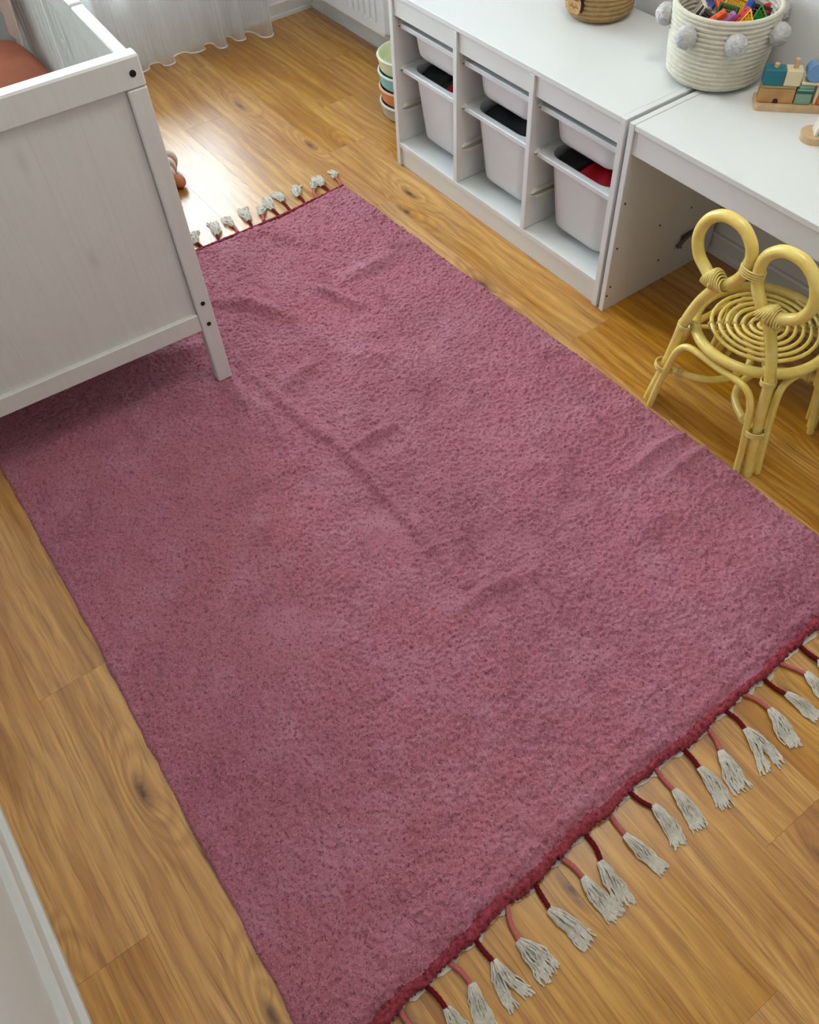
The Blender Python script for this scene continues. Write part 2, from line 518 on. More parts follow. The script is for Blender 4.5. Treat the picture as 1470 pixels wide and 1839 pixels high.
lp = MB()
for a in (WIN_Y0, ym - .45, ym + .02, WIN_Y1 - .09): lp.box(XW - .05, XW + .010, a, a + .09, .0005, WIN_Z0 - .0055, .003)
lp.box(XW - .049, XW + .003, WIN_Y0 + .001, WIN_Y1 - .001, -.05, WIN_Z0 - .006, .003)
obj('added_lower_panel', lp, M['trim'], win, world=True)  # opaque panel, added to hide the overbright low glass behind the curtain
struct('ground_balcony', MB().box(XW - 2.4, XW - D, YS - 1.2, YN + 1.2, -.16, -.04, .004), M['tile'])

# baseboards: a stepped profile, two ledges
def baseboard(name, p0, p1, nrm):
    """p0-p1: foot of the wall; nrm: unit vector into the room."""
    prof = [(0, 0), (.028, 0), (.028, .013), (.0165, .016), (.0165, .056), (.012, .062), (0, .062)]
    mb = MB()
    loops = []
    for p in (p0, p1):
        loops.append([(p[0] + nrm[0] * d, p[1] + nrm[1] * d, z) for d, z in prof])
    mb.loft(loops)
    struct(name, mb, M['trim'], smooth=20)
baseboard('baseboard_left', (XW, YS), (XE, YS), (0, 1))
baseboard('baseboard_right', (XW, YN), (XE, YN), (0, -.8))
baseboard('baseboard_front', (XW, YN - .022), (XW, WIN_Y1), (.6, 0))

# unseen fill lamp, added: its glowing dome brightens the near floor and rug
FILL_POWER = 7.2
lamp = thing('added_fill_lamp', 'unseen fill lamp added on the ceiling, round with an opal dome', 'lamp', (1.40, -.30, HC))
obj('base_plate', MB().lathe([(0, HC - .001), (.25, HC - .001), (.25, HC - .03), (0, HC - .03)], 48, (1.40, -.30, 0)), M['trim'], lamp, world=True)
opal = N('fill_lamp_glow'); opal.set((.9, .9, .88, 1), .4); opal.b.inputs['Emission Color'].default_value = (1.0, .95, .87, 1); opal.b.inputs['Emission Strength'].default_value = FILL_POWER
obj('fill_dome', MB().lathe([(.27, HC - .031), (.285, HC - .045), (.27, HC - .07), (.2, HC - .095), (.1, HC - .108), (.001, HC - .112)], 48, (1.40, -.30, 0)), opal.m, lamp, world=True)

# ------------------------------------------------------------------ radiator
rad = thing('radiator', 'white ribbed panel radiator on the wall in the far corner', 'radiator', (-.885, .42, .10))
RX0, RX1, RZ0, RZ1, RY = -1.19, -.595, .112, .70, .372
mb = MB()
pitch = .0405; n = int((RX1 - RX0 - .05) / pitch)
xs0 = RX0 + (RX1 - RX0 - n * pitch) / 2
def rib_profile():
    P = [(RX0, 0), (xs0, 0)]
    for i in range(n):
        a = xs0 + i * pitch
        P += [(a + .013, 0), (a + .0155, .011), (a + .025, .011), (a + .0275, 0)]
    return P + [(RX1, 0)]
P = rib_profile()
zs = [(RZ0, 0), (RZ0 + .035, 0), (RZ0 + .05, 1), (RZ1 - .05, 1), (RZ1 - .035, 0), (RZ1, 0)]
vs = [(x, RY + g * k, z) for z, k in zs for x, g in P]
m = len(P)
fs = [[i * m + j, i * m + j + 1, (i + 1) * m + j + 1, (i + 1) * m + j] for i in range(len(zs) - 1) for j in range(m - 1)]
mb.add(vs, fs)
obj('ribbed_front', mb, M['radiator'], rad, world=True, smooth=25, fixn=False)
obj('body', MB().box(RX0, RX1, RY + .0115, RY + .05, RZ0, RZ1, .003), M['radiator'], rad, world=True)
obj('side_cover', MB().box(RX1, RX1 + .004, RY - .001, RY + .058, RZ0 + .01, RZ1, .001), M['radiator'], rad, world=True)
for bx_ in (-.72, -1.09): obj('wall_bracket', MB().box(bx_, bx_ + .03, RY + .05, YN, RZ0 + .06, RZ0 + .5, .001), M['radiator'], rad, world=True)

# ------------------------------------------------------------------ sheer curtain
cur = thing('sheer_curtain', 'white sheer voile curtain hanging in folds before the window', 'curtain', (-1.17, -.7, .03))
CY0, CY1, CZ0, CZ1 = -1.72, .185, .028, 2.36
NY, NZ = 760, 24
ys = np.linspace(CY0, CY1, NY)
ph = 2 * PI * ys / .112 + 1.3 * np.sin(ys * 9.0) + .7 * np.sin(ys * 23.0 + 1)
foldA = .044 * (0.8 + .25 * np.sin(ys * 7.3 + .5))
def curtain_x(z):
    k = (z - CZ0) / (CZ1 - CZ0)
    base = -1.185 + .05 * np.clip((ys + .1) / .3, 0, 1) * (1 - .6 * k)
    return base + foldA * (1 - .35 * k) * np.sin(ph + .4 * k)
def curtain_y(z):
    return ys - .0085 * np.sin(2 * ph) * (1 - .4 * (z - CZ0) / CZ1)
zs = CZ0 + (CZ1 - CZ0) * np.linspace(0, 1, NZ) ** 1.6
V = []
for z in zs:
    hemz = .006 * np.sin(ph * .5 + 1) if z == zs[0] else 0 * ys
    for x, y, dz in zip(curtain_x(z), curtain_y(z), hemz): V.append((x, y, z + dz))
F = [[i * NY + j, i * NY + j + 1, (i + 1) * NY + j + 1, (i + 1) * NY + j] for i in range(NZ - 1) for j in range(NY - 1)]
obj('voile', MB().add(V, F), M['sheer'], cur, world=True, smooth=180, fixn=False)
hem = MB().tube(V[:NY], .0026, 6)
obj('hem', hem, M['sheer_hem'], cur, world=True, smooth=60)
# ------------------------------------------------------------------ storage unit
UT, UD, UH = .018, .44, .56
unit = thing('storage_unit', 'long low white storage unit with six bins in three bays', 'storage unit', (.495, .22, 0))
lam = M['laminate']
def upart(name, *b, mat=None, par=unit, bev=.0012):
    return obj(name, MB().box(*b, bev), mat or lam, par, world=True)
upart('side_panel', 0, UT, 0, UD, 0, UH)
upart('side_panel', .99 - UT, .99, 0, UD, 0, UH)
DIV = [(.317, .335), (.645, .663)]
for a, b in DIV: upart('divider', a, b, .0, UD - .02, .085, .5435)
upart('top_panel', UT, .99 - UT, .001, UD, .5445, UH - .0005)
upart('bottom_shelf', UT, .99 - UT, .001, UD - .02, .066, .084)
upart('kick_board', UT, .99 - UT, .007, .019, 0, .0655)
upart('back_panel', UT, .99 - UT, UD - .012, UD - .004, .085, .544)
BAYS = [(UT, .317), (.335, .645), (.663, .99 - UT)]
for a, b in BAYS: upart('apron', a + .0006, b - .0006, .007, .019, .488, .5440)
RUN_Z = (.455, .322, .197)
def runner(x, side, z, par):
    """a milky plastic rail on a bay's wall: a channel with a pointed nose."""
    mb = MB()
    s = side
    prof = [(0, .014), (.012 * s, .012), (.012 * s, .009), (.003 * s, .009), (.003 * s, -.004), (.016 * s, -.004), (.016 * s, -.008), (0, -.010)]
    loops = []
    for y, k in ((.018, .35), (.032, 1), (.40, 1)):
        loops.append([(x + px * (1 if k == 1 else .7), y, z + pz * k) for px, pz in prof])
    mb.loft(loops)
    return obj('runner', mb, M['runner'], par, world=True, smooth=25)
for a, b in BAYS:
    for z in RUN_Z:
        runner(a, 1, z, unit); runner(b, -1, z, unit)

def make_bin(name, label, cx, ztop, H, wtop):
    t = thing(name, label, 'storage bin', (cx, .225, ztop - H), 0, 'white plastic bins in the storage unit')
    hx, hy = wtop / 2, .205
    ox, oy = hx - .023, hy - .020
    k = H / .23
    bx, by = ox - .004 - .017 * k, oy - .004 - .018 * k
    mb = MB()
    rr = lambda x, y, r, z: rrect(x, y, r, z, seg=7)
    loops = [rr(ox + .001, oy + .001, .05, H - .005), rr(bx + .004, by + .004, .046, .030), rr(bx + .001, by + .001, .044, .014), rr(bx - .008, by - .008, .038, .003), rr(bx - .022, by - .022, .03, 0)]
    inner = [rr(bx - .022, by - .022, .03, .003), rr(bx - .008, by - .008, .038, .008), rr(bx - .001, by - .001, .042, .018), rr(ox - .002, oy - .002, .048, H - .004)]
    mb.loft(loops[::-1], cap0=True, cap1=False)
    mb.loft(inner, cap0=True, cap1=False)
    obj('tub', mb, M['bin'], t, smooth=40)
    rim = MB()
    R = [rr(ox - .002, oy - .002, .048, H - .004), rr(ox, oy, .05, H - .0005), rr(ox + .004, oy + .004, .05, H), rr(hx - .002, hy - .002, .012, H), rr(hx, hy, .013, H - .002), rr(hx, hy, .013, H - .013), rr(hx - .003, hy - .003, .012, H - .013), rr(hx - .003, hy - .003, .012, H - .0045), rr(ox + .001, oy + .001, .05, H - .0045)]
    rim.loft(R, cap0=False, cap1=False)
    obj('rim', rim, M['bin'], t, smooth=40)
    return t
WORD = ['far', 'middle', 'near']
wtop = [.2965, .306, .3055]
BL = [('shallow white bin high in the bay next to the stacked tubs', 'deep white bin in the bay next to the stacked tubs'),
      ('shallow white bin high in the middle bay of the storage unit', 'deep white bin in the middle bay of the storage unit'),
      ('shallow white bin high in the bay next to the desk', 'deep white bin in the bay next to the desk')]
for i, (a, b) in enumerate(BAYS):
    cx = (a + b) / 2
    make_bin('shallow_bin', BL[i][0], cx, .4655, .10, b - a - .008)
    make_bin('deep_bin', BL[i][1], cx, .3325, .232, b - a - .008)

blk = col('black_cloth', 22, 24, 24, .85); red = col('red_plastic', 176, 16, 34, .4); dgr = col('dark_green_cloth', 22, 54, 44, .8)
def bin_fill(name, label, cat, bay, u0, u1, mat, seed, top=.219):
    """something soft packed into a deep bin: it fills the tub's width from u0 to u1 and sags a little on top."""
    a, b = BAYS[bay]; cxb = (a + b) / 2; z0 = .3325 - .232 + .009
    rg = random.Random(seed); p = [rg.uniform(0, 6) for _ in range(4)]
    ox = (b - a - .008) / 2 - .029
    NU, NV = 14, 26
    vs = []; fs = []
    def pt(i, j, z, k):
        hx = ox - .020 * (1 - k) - .004; hy = .205 - .030 - .020 * (1 - k)
        x = -hx + 2 * hx * (u0 + (u1 - u0) * i / NU)
        v = 2 * j / NV - 1
        r = .045; ax = abs(x)
        lim = hy if ax < hx - r else hy - r + math.sqrt(max(0, r * r - (ax - hx + r) ** 2))
        return (cxb + x, .225 + lim * v * .985, z)
    for i in range(NU + 1):
        for j in range(NV + 1):
            e = min(i, NU - i) / NU; f_ = min(j, NV - j) / NV
            sag = .012 * (1 - min(1, e * 6)) ** 2 + .010 * (1 - min(1, f_ * 6)) ** 2
            z = z0 + top - sag + .004 * math.sin(i * .7 + p[0]) * math.sin(j * .5 + p[1]) + .002 * math.sin(j * 1.1 + i + p[2])
            vs.append(pt(i, j, z, .92))
    n1 = len(vs)
    for i in range(NU + 1):
        for j in range(NV + 1): vs.append(pt(i, j, z0, 0))
    w = NV + 1
    for i in range(NU):
        for j in range(NV):
            q = [i * w + j, i * w + j + 1, (i + 1) * w + j + 1, (i + 1) * w + j]
            fs.append(q); fs.append([n1 + k for k in q[::-1]])
    for i in range(NU):
        for j in (0, NV):
            fs.append([i * w + j, (i + 1) * w + j, n1 + (i + 1) * w + j, n1 + i * w + j])
    for j in range(NV):
        for i in (0, NU):
            fs.append([i * w + j, i * w + j + 1, n1 + i * w + j + 1, n1 + i * w + j])
    o = obj(name, MB().add(vs, fs), mat, None, smooth=50, origin=(cxb, .225, z0))
    return tag(o, label, cat)
bin_fill('toy_bag', 'black cloth bag filling the deep bin beside the stacked tubs', 'bag', 0, 0, .60, blk, 1)
bin_fill('toy_block', 'thin dark green toy beside the slim red one in a bin', 'toy', 0, .605, .68, dgr, 13)
bin_fill('toy_block', 'slim red toy wedged between black bags in a deep bin', 'toy', 0, .685, .81, red, 12)
bin_fill('toy_bag', 'narrow black cloth bag beside the slim red toy', 'bag', 0, .815, 1, blk, 11)
bin_fill('toy_bag', 'wide black cloth bag filling the middle deep bin', 'bag', 1, 0, 1, blk, 2)
bin_fill('toy_bag', 'black cloth bag next to the glossy red pouch', 'bag', 2, 0, .42, blk, 3)
bin_fill('toy_pouch', 'glossy red pouch in the deep bin next to the desk', 'bag', 2, .425, 1, red, 4)

# ------------------------------------------------------------------ desk beside it
desk = thing('desk', 'low white desk with an open front beside the storage unit', 'desk', (1.5, .22, 0))
DX0, DX1 = 1.001, 1.991
dp = upart('side_panel', DX0, DX0 + .0165, 0, UD, 0, UH - .001, par=desk)
upart('side_panel', DX1 - .0165, DX1, 0, UD, 0, UH - .001, par=desk)
upart('desk_top', DX0 + .0167, DX1 - .0167, .001, UD, .5435, UH - .0022, par=desk)
upart('apron', DX0 + .0167, DX1 - .0167, .006, .022, .482, .5433, par=desk)
for y, z in ((.016, .343), (.016, .207), (.016, .080), (.008, .052), (.178, .208), (.206, .080), (.302, .211), (.30, .08), (.40, .155), (.40, .135), (.31, .345)):
    mb = MB().lathe([(.0032, 0), (.0032, .0008), (.0022, .0008), (.0022, .0002)], 10)
    mb.xf(lambda a, b, c, y=y, z=z: (DX0 + .0165 + c, y + a, z + b))
    obj('peg_hole', mb, M['hole'], dp, world=True, smooth=0)
cl = MB().tube([(DX0 + .024, .27, .098), (DX0 + .024, .305, .118), (DX0 + .026, .33, .128)], .006, 10).tube([(DX0 + .022, .33, .128), (DX0 + .022, .37, .140)], .0025, 6)
cl.box(DX0 + .0166, DX0 + .022, .285, .33, .108, .128, .001)
obj('catch_bolt', cl, M['steel'], dp, world=True)

# ------------------------------------------------------------------ stacked tubs behind the unit
TUBC = (-.262, .245)
tubs = [(col('oat_plastic', 206, 196, 176, .5), 'oat coloured tub at the bottom of the pastel stack'), (col('orange_plastic', 232, 144, 92, .45), 'orange tub above the oat one in the pastel stack'),
        (col('aqua_plastic', 140, 206, 206, .45), 'aqua tub below the lime one in the pastel stack'), (col('lime_plastic', 226, 230, 186, .45), 'pale lime tub topmost in the pastel stack')]
for i, (m_, lb) in enumerate(tubs):
    z = .054 * i
    t = thing('tub', lb, 'tub', (TUBC[0], TUBC[1], z + .0005), 0, 'stacked pastel tubs')
    prof = [(.0, .0), (.096, 0), (.102, .006), (.107, .040), (.107, .052), (.1045, .053), (.1035, .045), (.1, .01), (.094, .004), (.0, .004)]
    obj('bowl', MB().lathe(prof, 56), m_, t)
    obj('rolled_rim', MB().tube([(.1075 * math.cos(a), .1075 * math.sin(a), .0485) for a in np.linspace(0, 2 * PI, 56, endpoint=False)], .0042, 8, closed=True), col('tub_rim', 238, 234, 220, .45) if i != 1 else col('tub_rim_orange', 244, 196, 160, .45), t)

# ------------------------------------------------------------------ crib
crib = thing('crib', 'white wooden crib standing with its legs on the rug', 'crib', (.586, -.979, .011), math.radians(-3.2))
CM = M['crib']; CW, CL, CH = .72, 1.25, .862     # width, length, height
def cp(name, *b, mat=CM, par=crib, bev=.0025): return obj(name, MB().box(*b, bev), mat, par)
for e in (0, 1):
    X = (lambda a, b: (-a, -b)) if e == 0 else (lambda a, b: (-(CL - a), -(CL - b)))
    po = []
    for y0, y1 in ((0, -.041), (-CW, -CW + .041)):
        po.append(cp('corner_post', *X(.0005, .035), y0, y1, 0, .799))
    cp('end_top_rail', *X(0, .037), .001, -CW - .001, .7995, CH, bev=.004)
    cp('end_bottom_rail', *X(.002, .024), -.0415, -CW + .0415, .182, .234)
    nb = 6; w = (CW - .084) / nb
    for k in range(nb):
        o = cp('end_board', *X(.0135, .026), -.042 - k * w, -.042 - (k + 1) * w + .0001, .234, .799, bev=.00025)
    if e == 0:
        for y in (-.021, -CW + .021):
            for z, r in ((.830, .0068), (.262, .0058), (.197, .0058)):
                mb = MB().lathe([(r, -.001), (r, .0012), (r * .55, .0012), (r * .55, .0002), (0, .0002)], 20)
                mb.xf(lambda a, b, c, y=y, z=z: (c, y + a, z + b))
                obj('bolt_cap', mb, M['black'], crib)
for sgn in (0, 1):
    y0, y1 = (-.007, -.034) if sgn == 0 else (-CW + .034, -CW + .007)
    if sgn == 0:
        cp('side_top_rail', -.305, -.0375, y0, y1, .80, CH - .004, bev=.003)      # the rail is joined in two lengths
        cp('side_top_rail', -CL + .0375, -.307, y0, y1, .80, CH - .001, bev=.003)
    else:
        cp('side_top_rail', -CL + .0375, -.0375, y0, y1, .80, CH - .004, bev=.003)
    cp('side_bottom_rail', -CL + .0375, -.0375, y0, y1, .18, .24)
    ns = 20
    for k in range(ns):
        x = -.075 - k * (CL - .15) / (ns - 1)
        sl = MB().tube([(0, 0, .24), (0, 0, .80)], 1.0, 14)
        sl.xf(lambda a, b, c, x=x: (x + a * .0180, (y0 + y1) / 2 + b * .0125, c)); obj('slat', sl, M['slat'], crib, smooth=60)
cp('bed_base', -CL + .036, -.036, -.036, -CW + .036, .37, .385)
CRIBM = ROOT[crib.name]
def cw(x, y, z): return tuple(CRIBM @ Vector((x, y, z)))
mt = MB().box(-CL + .045, -.045, -.04, -CW + .04, .386, .47, .02)
mt.v = [cw(*p) for p in mt.v]
tag(obj('crib_mattress', mt, M['sheet'], None, origin=cw(-.6, -.33, .386)), 'thin white mattress lying in the crib', 'mattress')

def pillow(name, label, cat, c, hx, hy, hz, rot, mat, seed=0, group=None):
    rg = random.Random(seed); n = 22; vs = []; fs = []
    for side in (1, -1):
        for i in range(n + 1):
            for j in range(n + 1):
                u = 2 * i / n - 1; v = 2 * j / n - 1
                q = max(0, (1 - abs(u) ** 3.2) * (1 - abs(v) ** 3.2)) ** .55
                px = hx * u * (1 - .07 * (1 - v * v) * 0 - .06 * v * v); py = hy * v * (1 - .06 * u * u)
                wv = .05 * math.sin(5 * u + 3 * v + seed) * q + .04 * math.sin(9 * v - 2 * u) * q
                vs.append((px, py, side * hz * (q + wv)))
    m_ = (n + 1) ** 2
    for s in (0, 1):
        for i in range(n):
            for j in range(n):
                a = s * m_ + i * (n + 1) + j
                fs.append([a, a + 1, a + n + 2, a + n + 1] if s == 0 else [a, a + n + 1, a + n + 2, a + 1])
    R = Matrix.Rotation(rot[2], 4, 'Z') @ Matrix.Rotation(rot[1], 4, 'Y') @ Matrix.Rotation(rot[0], 4, 'X')
    vs = [tuple(R @ Vector(p) + Vector(c)) for p in vs]
    o = obj(name, MB().add(vs, fs), mat, None, origin=c, smooth=180)
    return tag(o, label, cat, group)
pillow('cushion', 'peach cushion lying inside the crib', 'cushion', cw(-.90, -.245, .522), .165, .20, .05, (math.radians(3), 0, 0), M['peach'], 3)
# muslin draped over the slatted side, further along the crib
dr = MB(); vs = []; fs = []
nu, nv = 30, 22
for i in range(nu + 1):
    x = -.86 - .30 * i / nu
    for j in range(nv + 1):
        t_ = j / nv
        if t_ < .25: y = .004 - .008 + .0 + .013 * math.sin(0); z = .845 + (.02) * (t_ / .25); y = .006
        elif t_ < .4: k = (t_ - .25) / .15; y = .006 - .054 * k; z = .867 + .004 * math.sin(PI * k)
        else: k = (t_ - .4) / .6; y = -.048 - .02 * k + .008 * math.sin(x * 40 + 2 * k) * k; z = .867 - .27 * k * (1 + .12 * math.sin(x * 11))
        if t_ < .25: z = .867 - .16 * (1 - t_ / .25); y = .008 + .006 * math.sin(x * 38)
        vs.append(cw(x, y, z))
for i in range(nu):
    for j in range(nv):
        a = i * (nv + 1) + j
        fs.append([a, a + 1, a + nv + 2, a + nv + 1])
dr.add(vs, fs)
tag(obj('muslin_blanket', dr, M['blush'], None, smooth=180), 'pale blush muslin draped over the slatted crib side', 'blanket')
rb = MB()
rp = catmull([cw(-.56, -.040, .80), cw(-.57, -.041, .72), cw(-.562, -.043, .64), cw(-.575, -.045, .56), cw(-.57, -.05, .49)], 6)
vs = []; fs = []
for i, p in enumerate(rp):
    for dx, dy in ((-.006, 0), (.006, .001), (.006, -.001), (-.006, -.0022)): vs.append((p[0] + dx, p[1] + dy, p[2]))
for i in range(len(rp) - 1):
    for k in range(4): fs.append([i * 4 + k, i * 4 + (k + 1) % 4, i * 4 + 4 + (k + 1) % 4, i * 4 + 4 + k])
tag(obj('fabric_ribbon', rb.add(vs, fs), M['sheet'], None, smooth=180), 'narrow cream ribbon hanging down inside the crib slats', 'ribbon')
kn = MB().tube(catmull([cw(-.50, -.036, .797), cw(-.495, -.041, .772), cw(-.478, -.043, .748), cw(-.468, -.042, .728)], 6), .0024, 6)
kn.tube(catmull([cw(-.468, -.041, .731), cw(-.458, -.045, .738), cw(-.453, -.043, .724), cw(-.465, -.045, .720), cw(-.475, -.046, .70)], 6), .0034, 6)
tag(obj('cord_knot', kn, M['sheet'], None, smooth=180), 'thin white cord knotted round a crib slat', 'cord')

# ------------------------------------------------------------------ small striped toy behind the crib
ty = thing('plush_toy', 'striped orange and white plush toy lying behind the crib', 'toy', (-.40, -.705, 0))
def blob(c, r, mat, name, par, sc=(1, 1, 1), n=20):
    vs = []; fs = []
    mb = MB().lathe([(max(1e-4, r * math.sin(a)), -r * math.cos(a)) for a in np.linspace(0.02, PI - .02, n // 2 + 2)], n)
    mb.v = [(c[0] + x * sc[0], c[1] + y * sc[1], c[2] + z * sc[2]) for x, y, z in mb.v]
    return obj(name, mb, mat, par, world=True, smooth=180)
pa = Vector((-.50, -.64, .04)); pb = Vector((-.36, -.72, .038))
stripes = [col('plush_white', 236, 226, 214, .95), col('plush_rose', 196, 140, 126, .95)]
for k in range(7):
    a = pa.lerp(pb, k / 7); b = pa.lerp(pb, (k + 1) / 7)
    mb = MB().tube([a, a.lerp(b, .5), b], [.034, .0375, .034], 20)
    obj('striped_body', mb, stripes[k % 2], ty, world=True, smooth=180)
blob((-.372, -.664, .022), .026, col('plush_orange', 196, 118, 76, .95), 'paw', ty, (1.3, .9, .8))
blob((-.335, -.712, .018), .022, col('plush_orange', 196, 118, 76, .95), 'paw', ty, (1.1, .9, .8))

# ------------------------------------------------------------------ rattan chair
CX, CYC = 1.508, -.012
chair = thing('rattan_chair', 'yellow rattan child chair with two looped rabbit ears for a back', 'chair', (CX, CYC, 0))
RM, BM_ = M['rattan'], M['binding']
def ct(name, pts, r, sub=6, n=14, mat=RM, closed=False, par=chair):
    return obj(name, MB().tube(catmull(pts, sub, closed), r, n, closed), mat, par, smooth=60)
def wrap(c, ax, r, turns, width, rt=.0017, squash=None, par=chair, name='binding'):
    ax = Vector(ax).normalized(); a = ax.orthogonal().normalized()
    if squash is not None:
        a = Vector(squash[0]); a = (a - ax * a.dot(ax)).normalized()
    b = ax.cross(a)
    ra = r if squash is None else squash[1]; rb_ = r if squash is None else squash[2]
    pts = []
    N_ = int(turns * 16)
    for i in range(N_ + 1):
        w = 2 * PI * i / 16
        pts.append(Vector(c) + a * ra * math.cos(w) + b * rb_ * math.sin(w) + ax * width * (i / N_ - .5))
    return obj(name, MB().tube(pts, rt, 6), BM_, par, smooth=60)
ear = [(.166, -.135, 0), (.156, -.133, .06), (.145, -.131, .12), (.133, -.129, .21), (.124, -.128, .28), (.101, -.127, .355), (.073, -.127, .407), (.044, -.127, .438), (.022, -.127, .470), (.0135, -.127, .505), (.0145, -.127, .532),
       (.027, -.127, .556), (.056, -.127, .576), (.100, -.127, .576), (.135, -.127, .549), (.149, -.127, .505), (.136, -.127, .464), (.108, -.129, .442), (.084, -.136, .433), (.066, -.147, .430)]
for s in (-1, 1):
    pts = [(s * x, y, z) for x, y, z in ear]
    rr_ = catmull(pts, 8)
    rad_ = [.0118 + .0012 * min(1, i / 60) for i in range(len(rr_))]
    obj('back_post', MB().tube(rr_, rad_, 16), RM, chair, smooth=60)
    # the loop's end is lashed to its own post: strands fan out from post to loop
    J = Vector((s * .066, -.136, .420))
    tp = Vector((-s * .80, 0, .60)); trg = Vector((s * .97, .12, .22))
    mb = MB()
    for i in range(10):
        t_ = i / 9
        ax = Vector((-s * (.80 * (1 - t_) + .97 * t_), -.12 * t_, .60 * (1 - t_) - .22 * t_)).normalized()
        cpt = J + tp * (.022 * (1 - t_)) + trg * (.034 * t_) + Vector((0, 0, .006 * math.sin(PI * t_)))
        a_ = Vector((0, 1, 0)); a_ = (a_ - ax * a_.dot(ax)).normalized(); b_ = ax.cross(a_)
        ra, rb2 = .0150 + .0055 * math.sin(PI * t_), .0150 + .0085 * math.sin(PI * t_)
        mb.tube([cpt + a_ * ra * math.cos(w) + b_ * rb2 * math.sin(w) for w in np.linspace(0, 2 * PI, 20, endpoint=False)], .0024, 6, closed=True)
    lash = obj('lashing', mb, BM_, chair, smooth=60); lash['kind'] = 'stuff'
wrap((0, -.127, .495), (0, 0, 1), 0, 4.5, .026, .0021, ((1, 0, 0), .0285, .0152))
ringR, ringZ = .152, .266
SC = (-.006, .008)                                    # centre of the round seat
ct('seat_ring', [(SC[0] + ringR * math.cos(a), SC[1] + ringR * math.sin(a), ringZ) for a in np.linspace(0, 2 * PI, 24, endpoint=False)], .0125, 4, 14, closed=True)
sp = []
turns = 6.9
for i in range(int(turns * 32) + 1):
    a = 2 * PI * i / 32
    r = .006 + .0178 * a / (2 * PI)
    sp.append((SC[0] + r * math.cos(a + 2.4), SC[1] + r * math.sin(a + 2.4), ringZ + .0105))
obj('seat_spiral', MB().tube(sp, .0047, 8), RM, chair, smooth=60)
for ang in (PI / 4 + .05, 3 * PI / 4 - .05):
    d = Vector((math.cos(ang), math.sin(ang), 0))
    ct('seat_crossbar', [Vector((SC[0], SC[1], ringZ + .000)) - d * .150, Vector((SC[0], SC[1], ringZ - .002)), Vector((SC[0], SC[1], ringZ)) + d * .150], .0052, 6, 8)
    for s in (-1, 1):
        for k in range(1, 7):
            off = ((ang + (PI if s < 0 else 0) - 2.4) / (2 * PI)) % 1
            r = .006 + .0178 * (k + off)
            if r > .134: continue
            p = Vector((SC[0], SC[1], ringZ + .005)) + d * s * r
            tv = Vector((-d.y, d.x, 0))
            wrap(p, tv, 0, 2, .006, .0013, ((0, 0, 1), .0118, .0066))
# front legs (towards the desk)
for s in (-1, 1):
    ct('front_leg', [(s * .160, .112, 0), (s * .150, .112, .08), (s * .138, .112, .17), (s * .122, .113, .245), (s * .117, .113, .272)], .0118)
# arches beside the legs
def arch(name, a, b, h, out, lean=.0):
    a = Vector(a); b = Vector(b); L = b - a; o = Vector(out)
    pts = []
    for t_, z in ((0.0, 0), (.03, .08), (.075, .16), (.115, .212), (.19, .240), (.32, .246), (.5, .243), (.68, .246), (.81, .240), (.885, .212), (.925, .16), (.97, .08), (1.0, 0)):
        p = a + L * t_ + o * ((1 - min(1, z / .24)) * .006 - lean * z)
        pts.append((p.x, p.y, z * h))
    return ct(name, pts, .0085, 6, 12)
arch('arch', (-.144, -.145, 0), (.144, -.145, 0), .985, (0, -1, 0))
arch('arch', (-.138, .124, 0), (.138, .124, 0), .97, (0, 1, 0))
for s in (-1, 1): arch('arch', (s * .170, -.113, 0), (s * .166, .092, 0), .98, (s, 0, 0), .15)
# inward-bowed stretchers between a back and a front leg
for s in (-1, 1):
    ct('stretcher', [(s * .135, -.131, .134), (s * .10, -.122, .131), (s * .062, -.102, .13), (s * .032, -.075, .13), (s * .013, -.03, .13), (s * .013, .022, .13), (s * .036, .062, .13), (s * .066, .09, .13), (s * .10, .107, .131), (s * .132, .112, .134)], .0095, 6, 12)
    for yy, zz in ((-.134, .134), (.113, .134)):
        xx = s * (.1415 if yy < 0 else .141)
        wrap((xx, yy - .002 * (1 if yy < 0 else -1), zz), (-s * .12, 0, 1), 0, 4, .016, .0019, ((1, 0, 0), .0245, .0205))
        wrap((s * (.102 if yy < 0 else .104), (-.122 if yy < 0 else .107), .131), (s * 1, -.25 if yy < 0 else .2, 0), .0112, 4, .015, .0016)
    wrap((s * .122, -.126, .272), (-s * .1, 0, 1), 0, 4, .014, .0018, ((s * .65, -.72, 0), .0165, .0165))
    wrap((s * .112, -.114, .268), (s * .7, .7, 0), .0155, 2.5, .007, .0016)
    wrap((s * .117, .112, .262), (0, 0, 1), .0155, 4, .014, .0018)

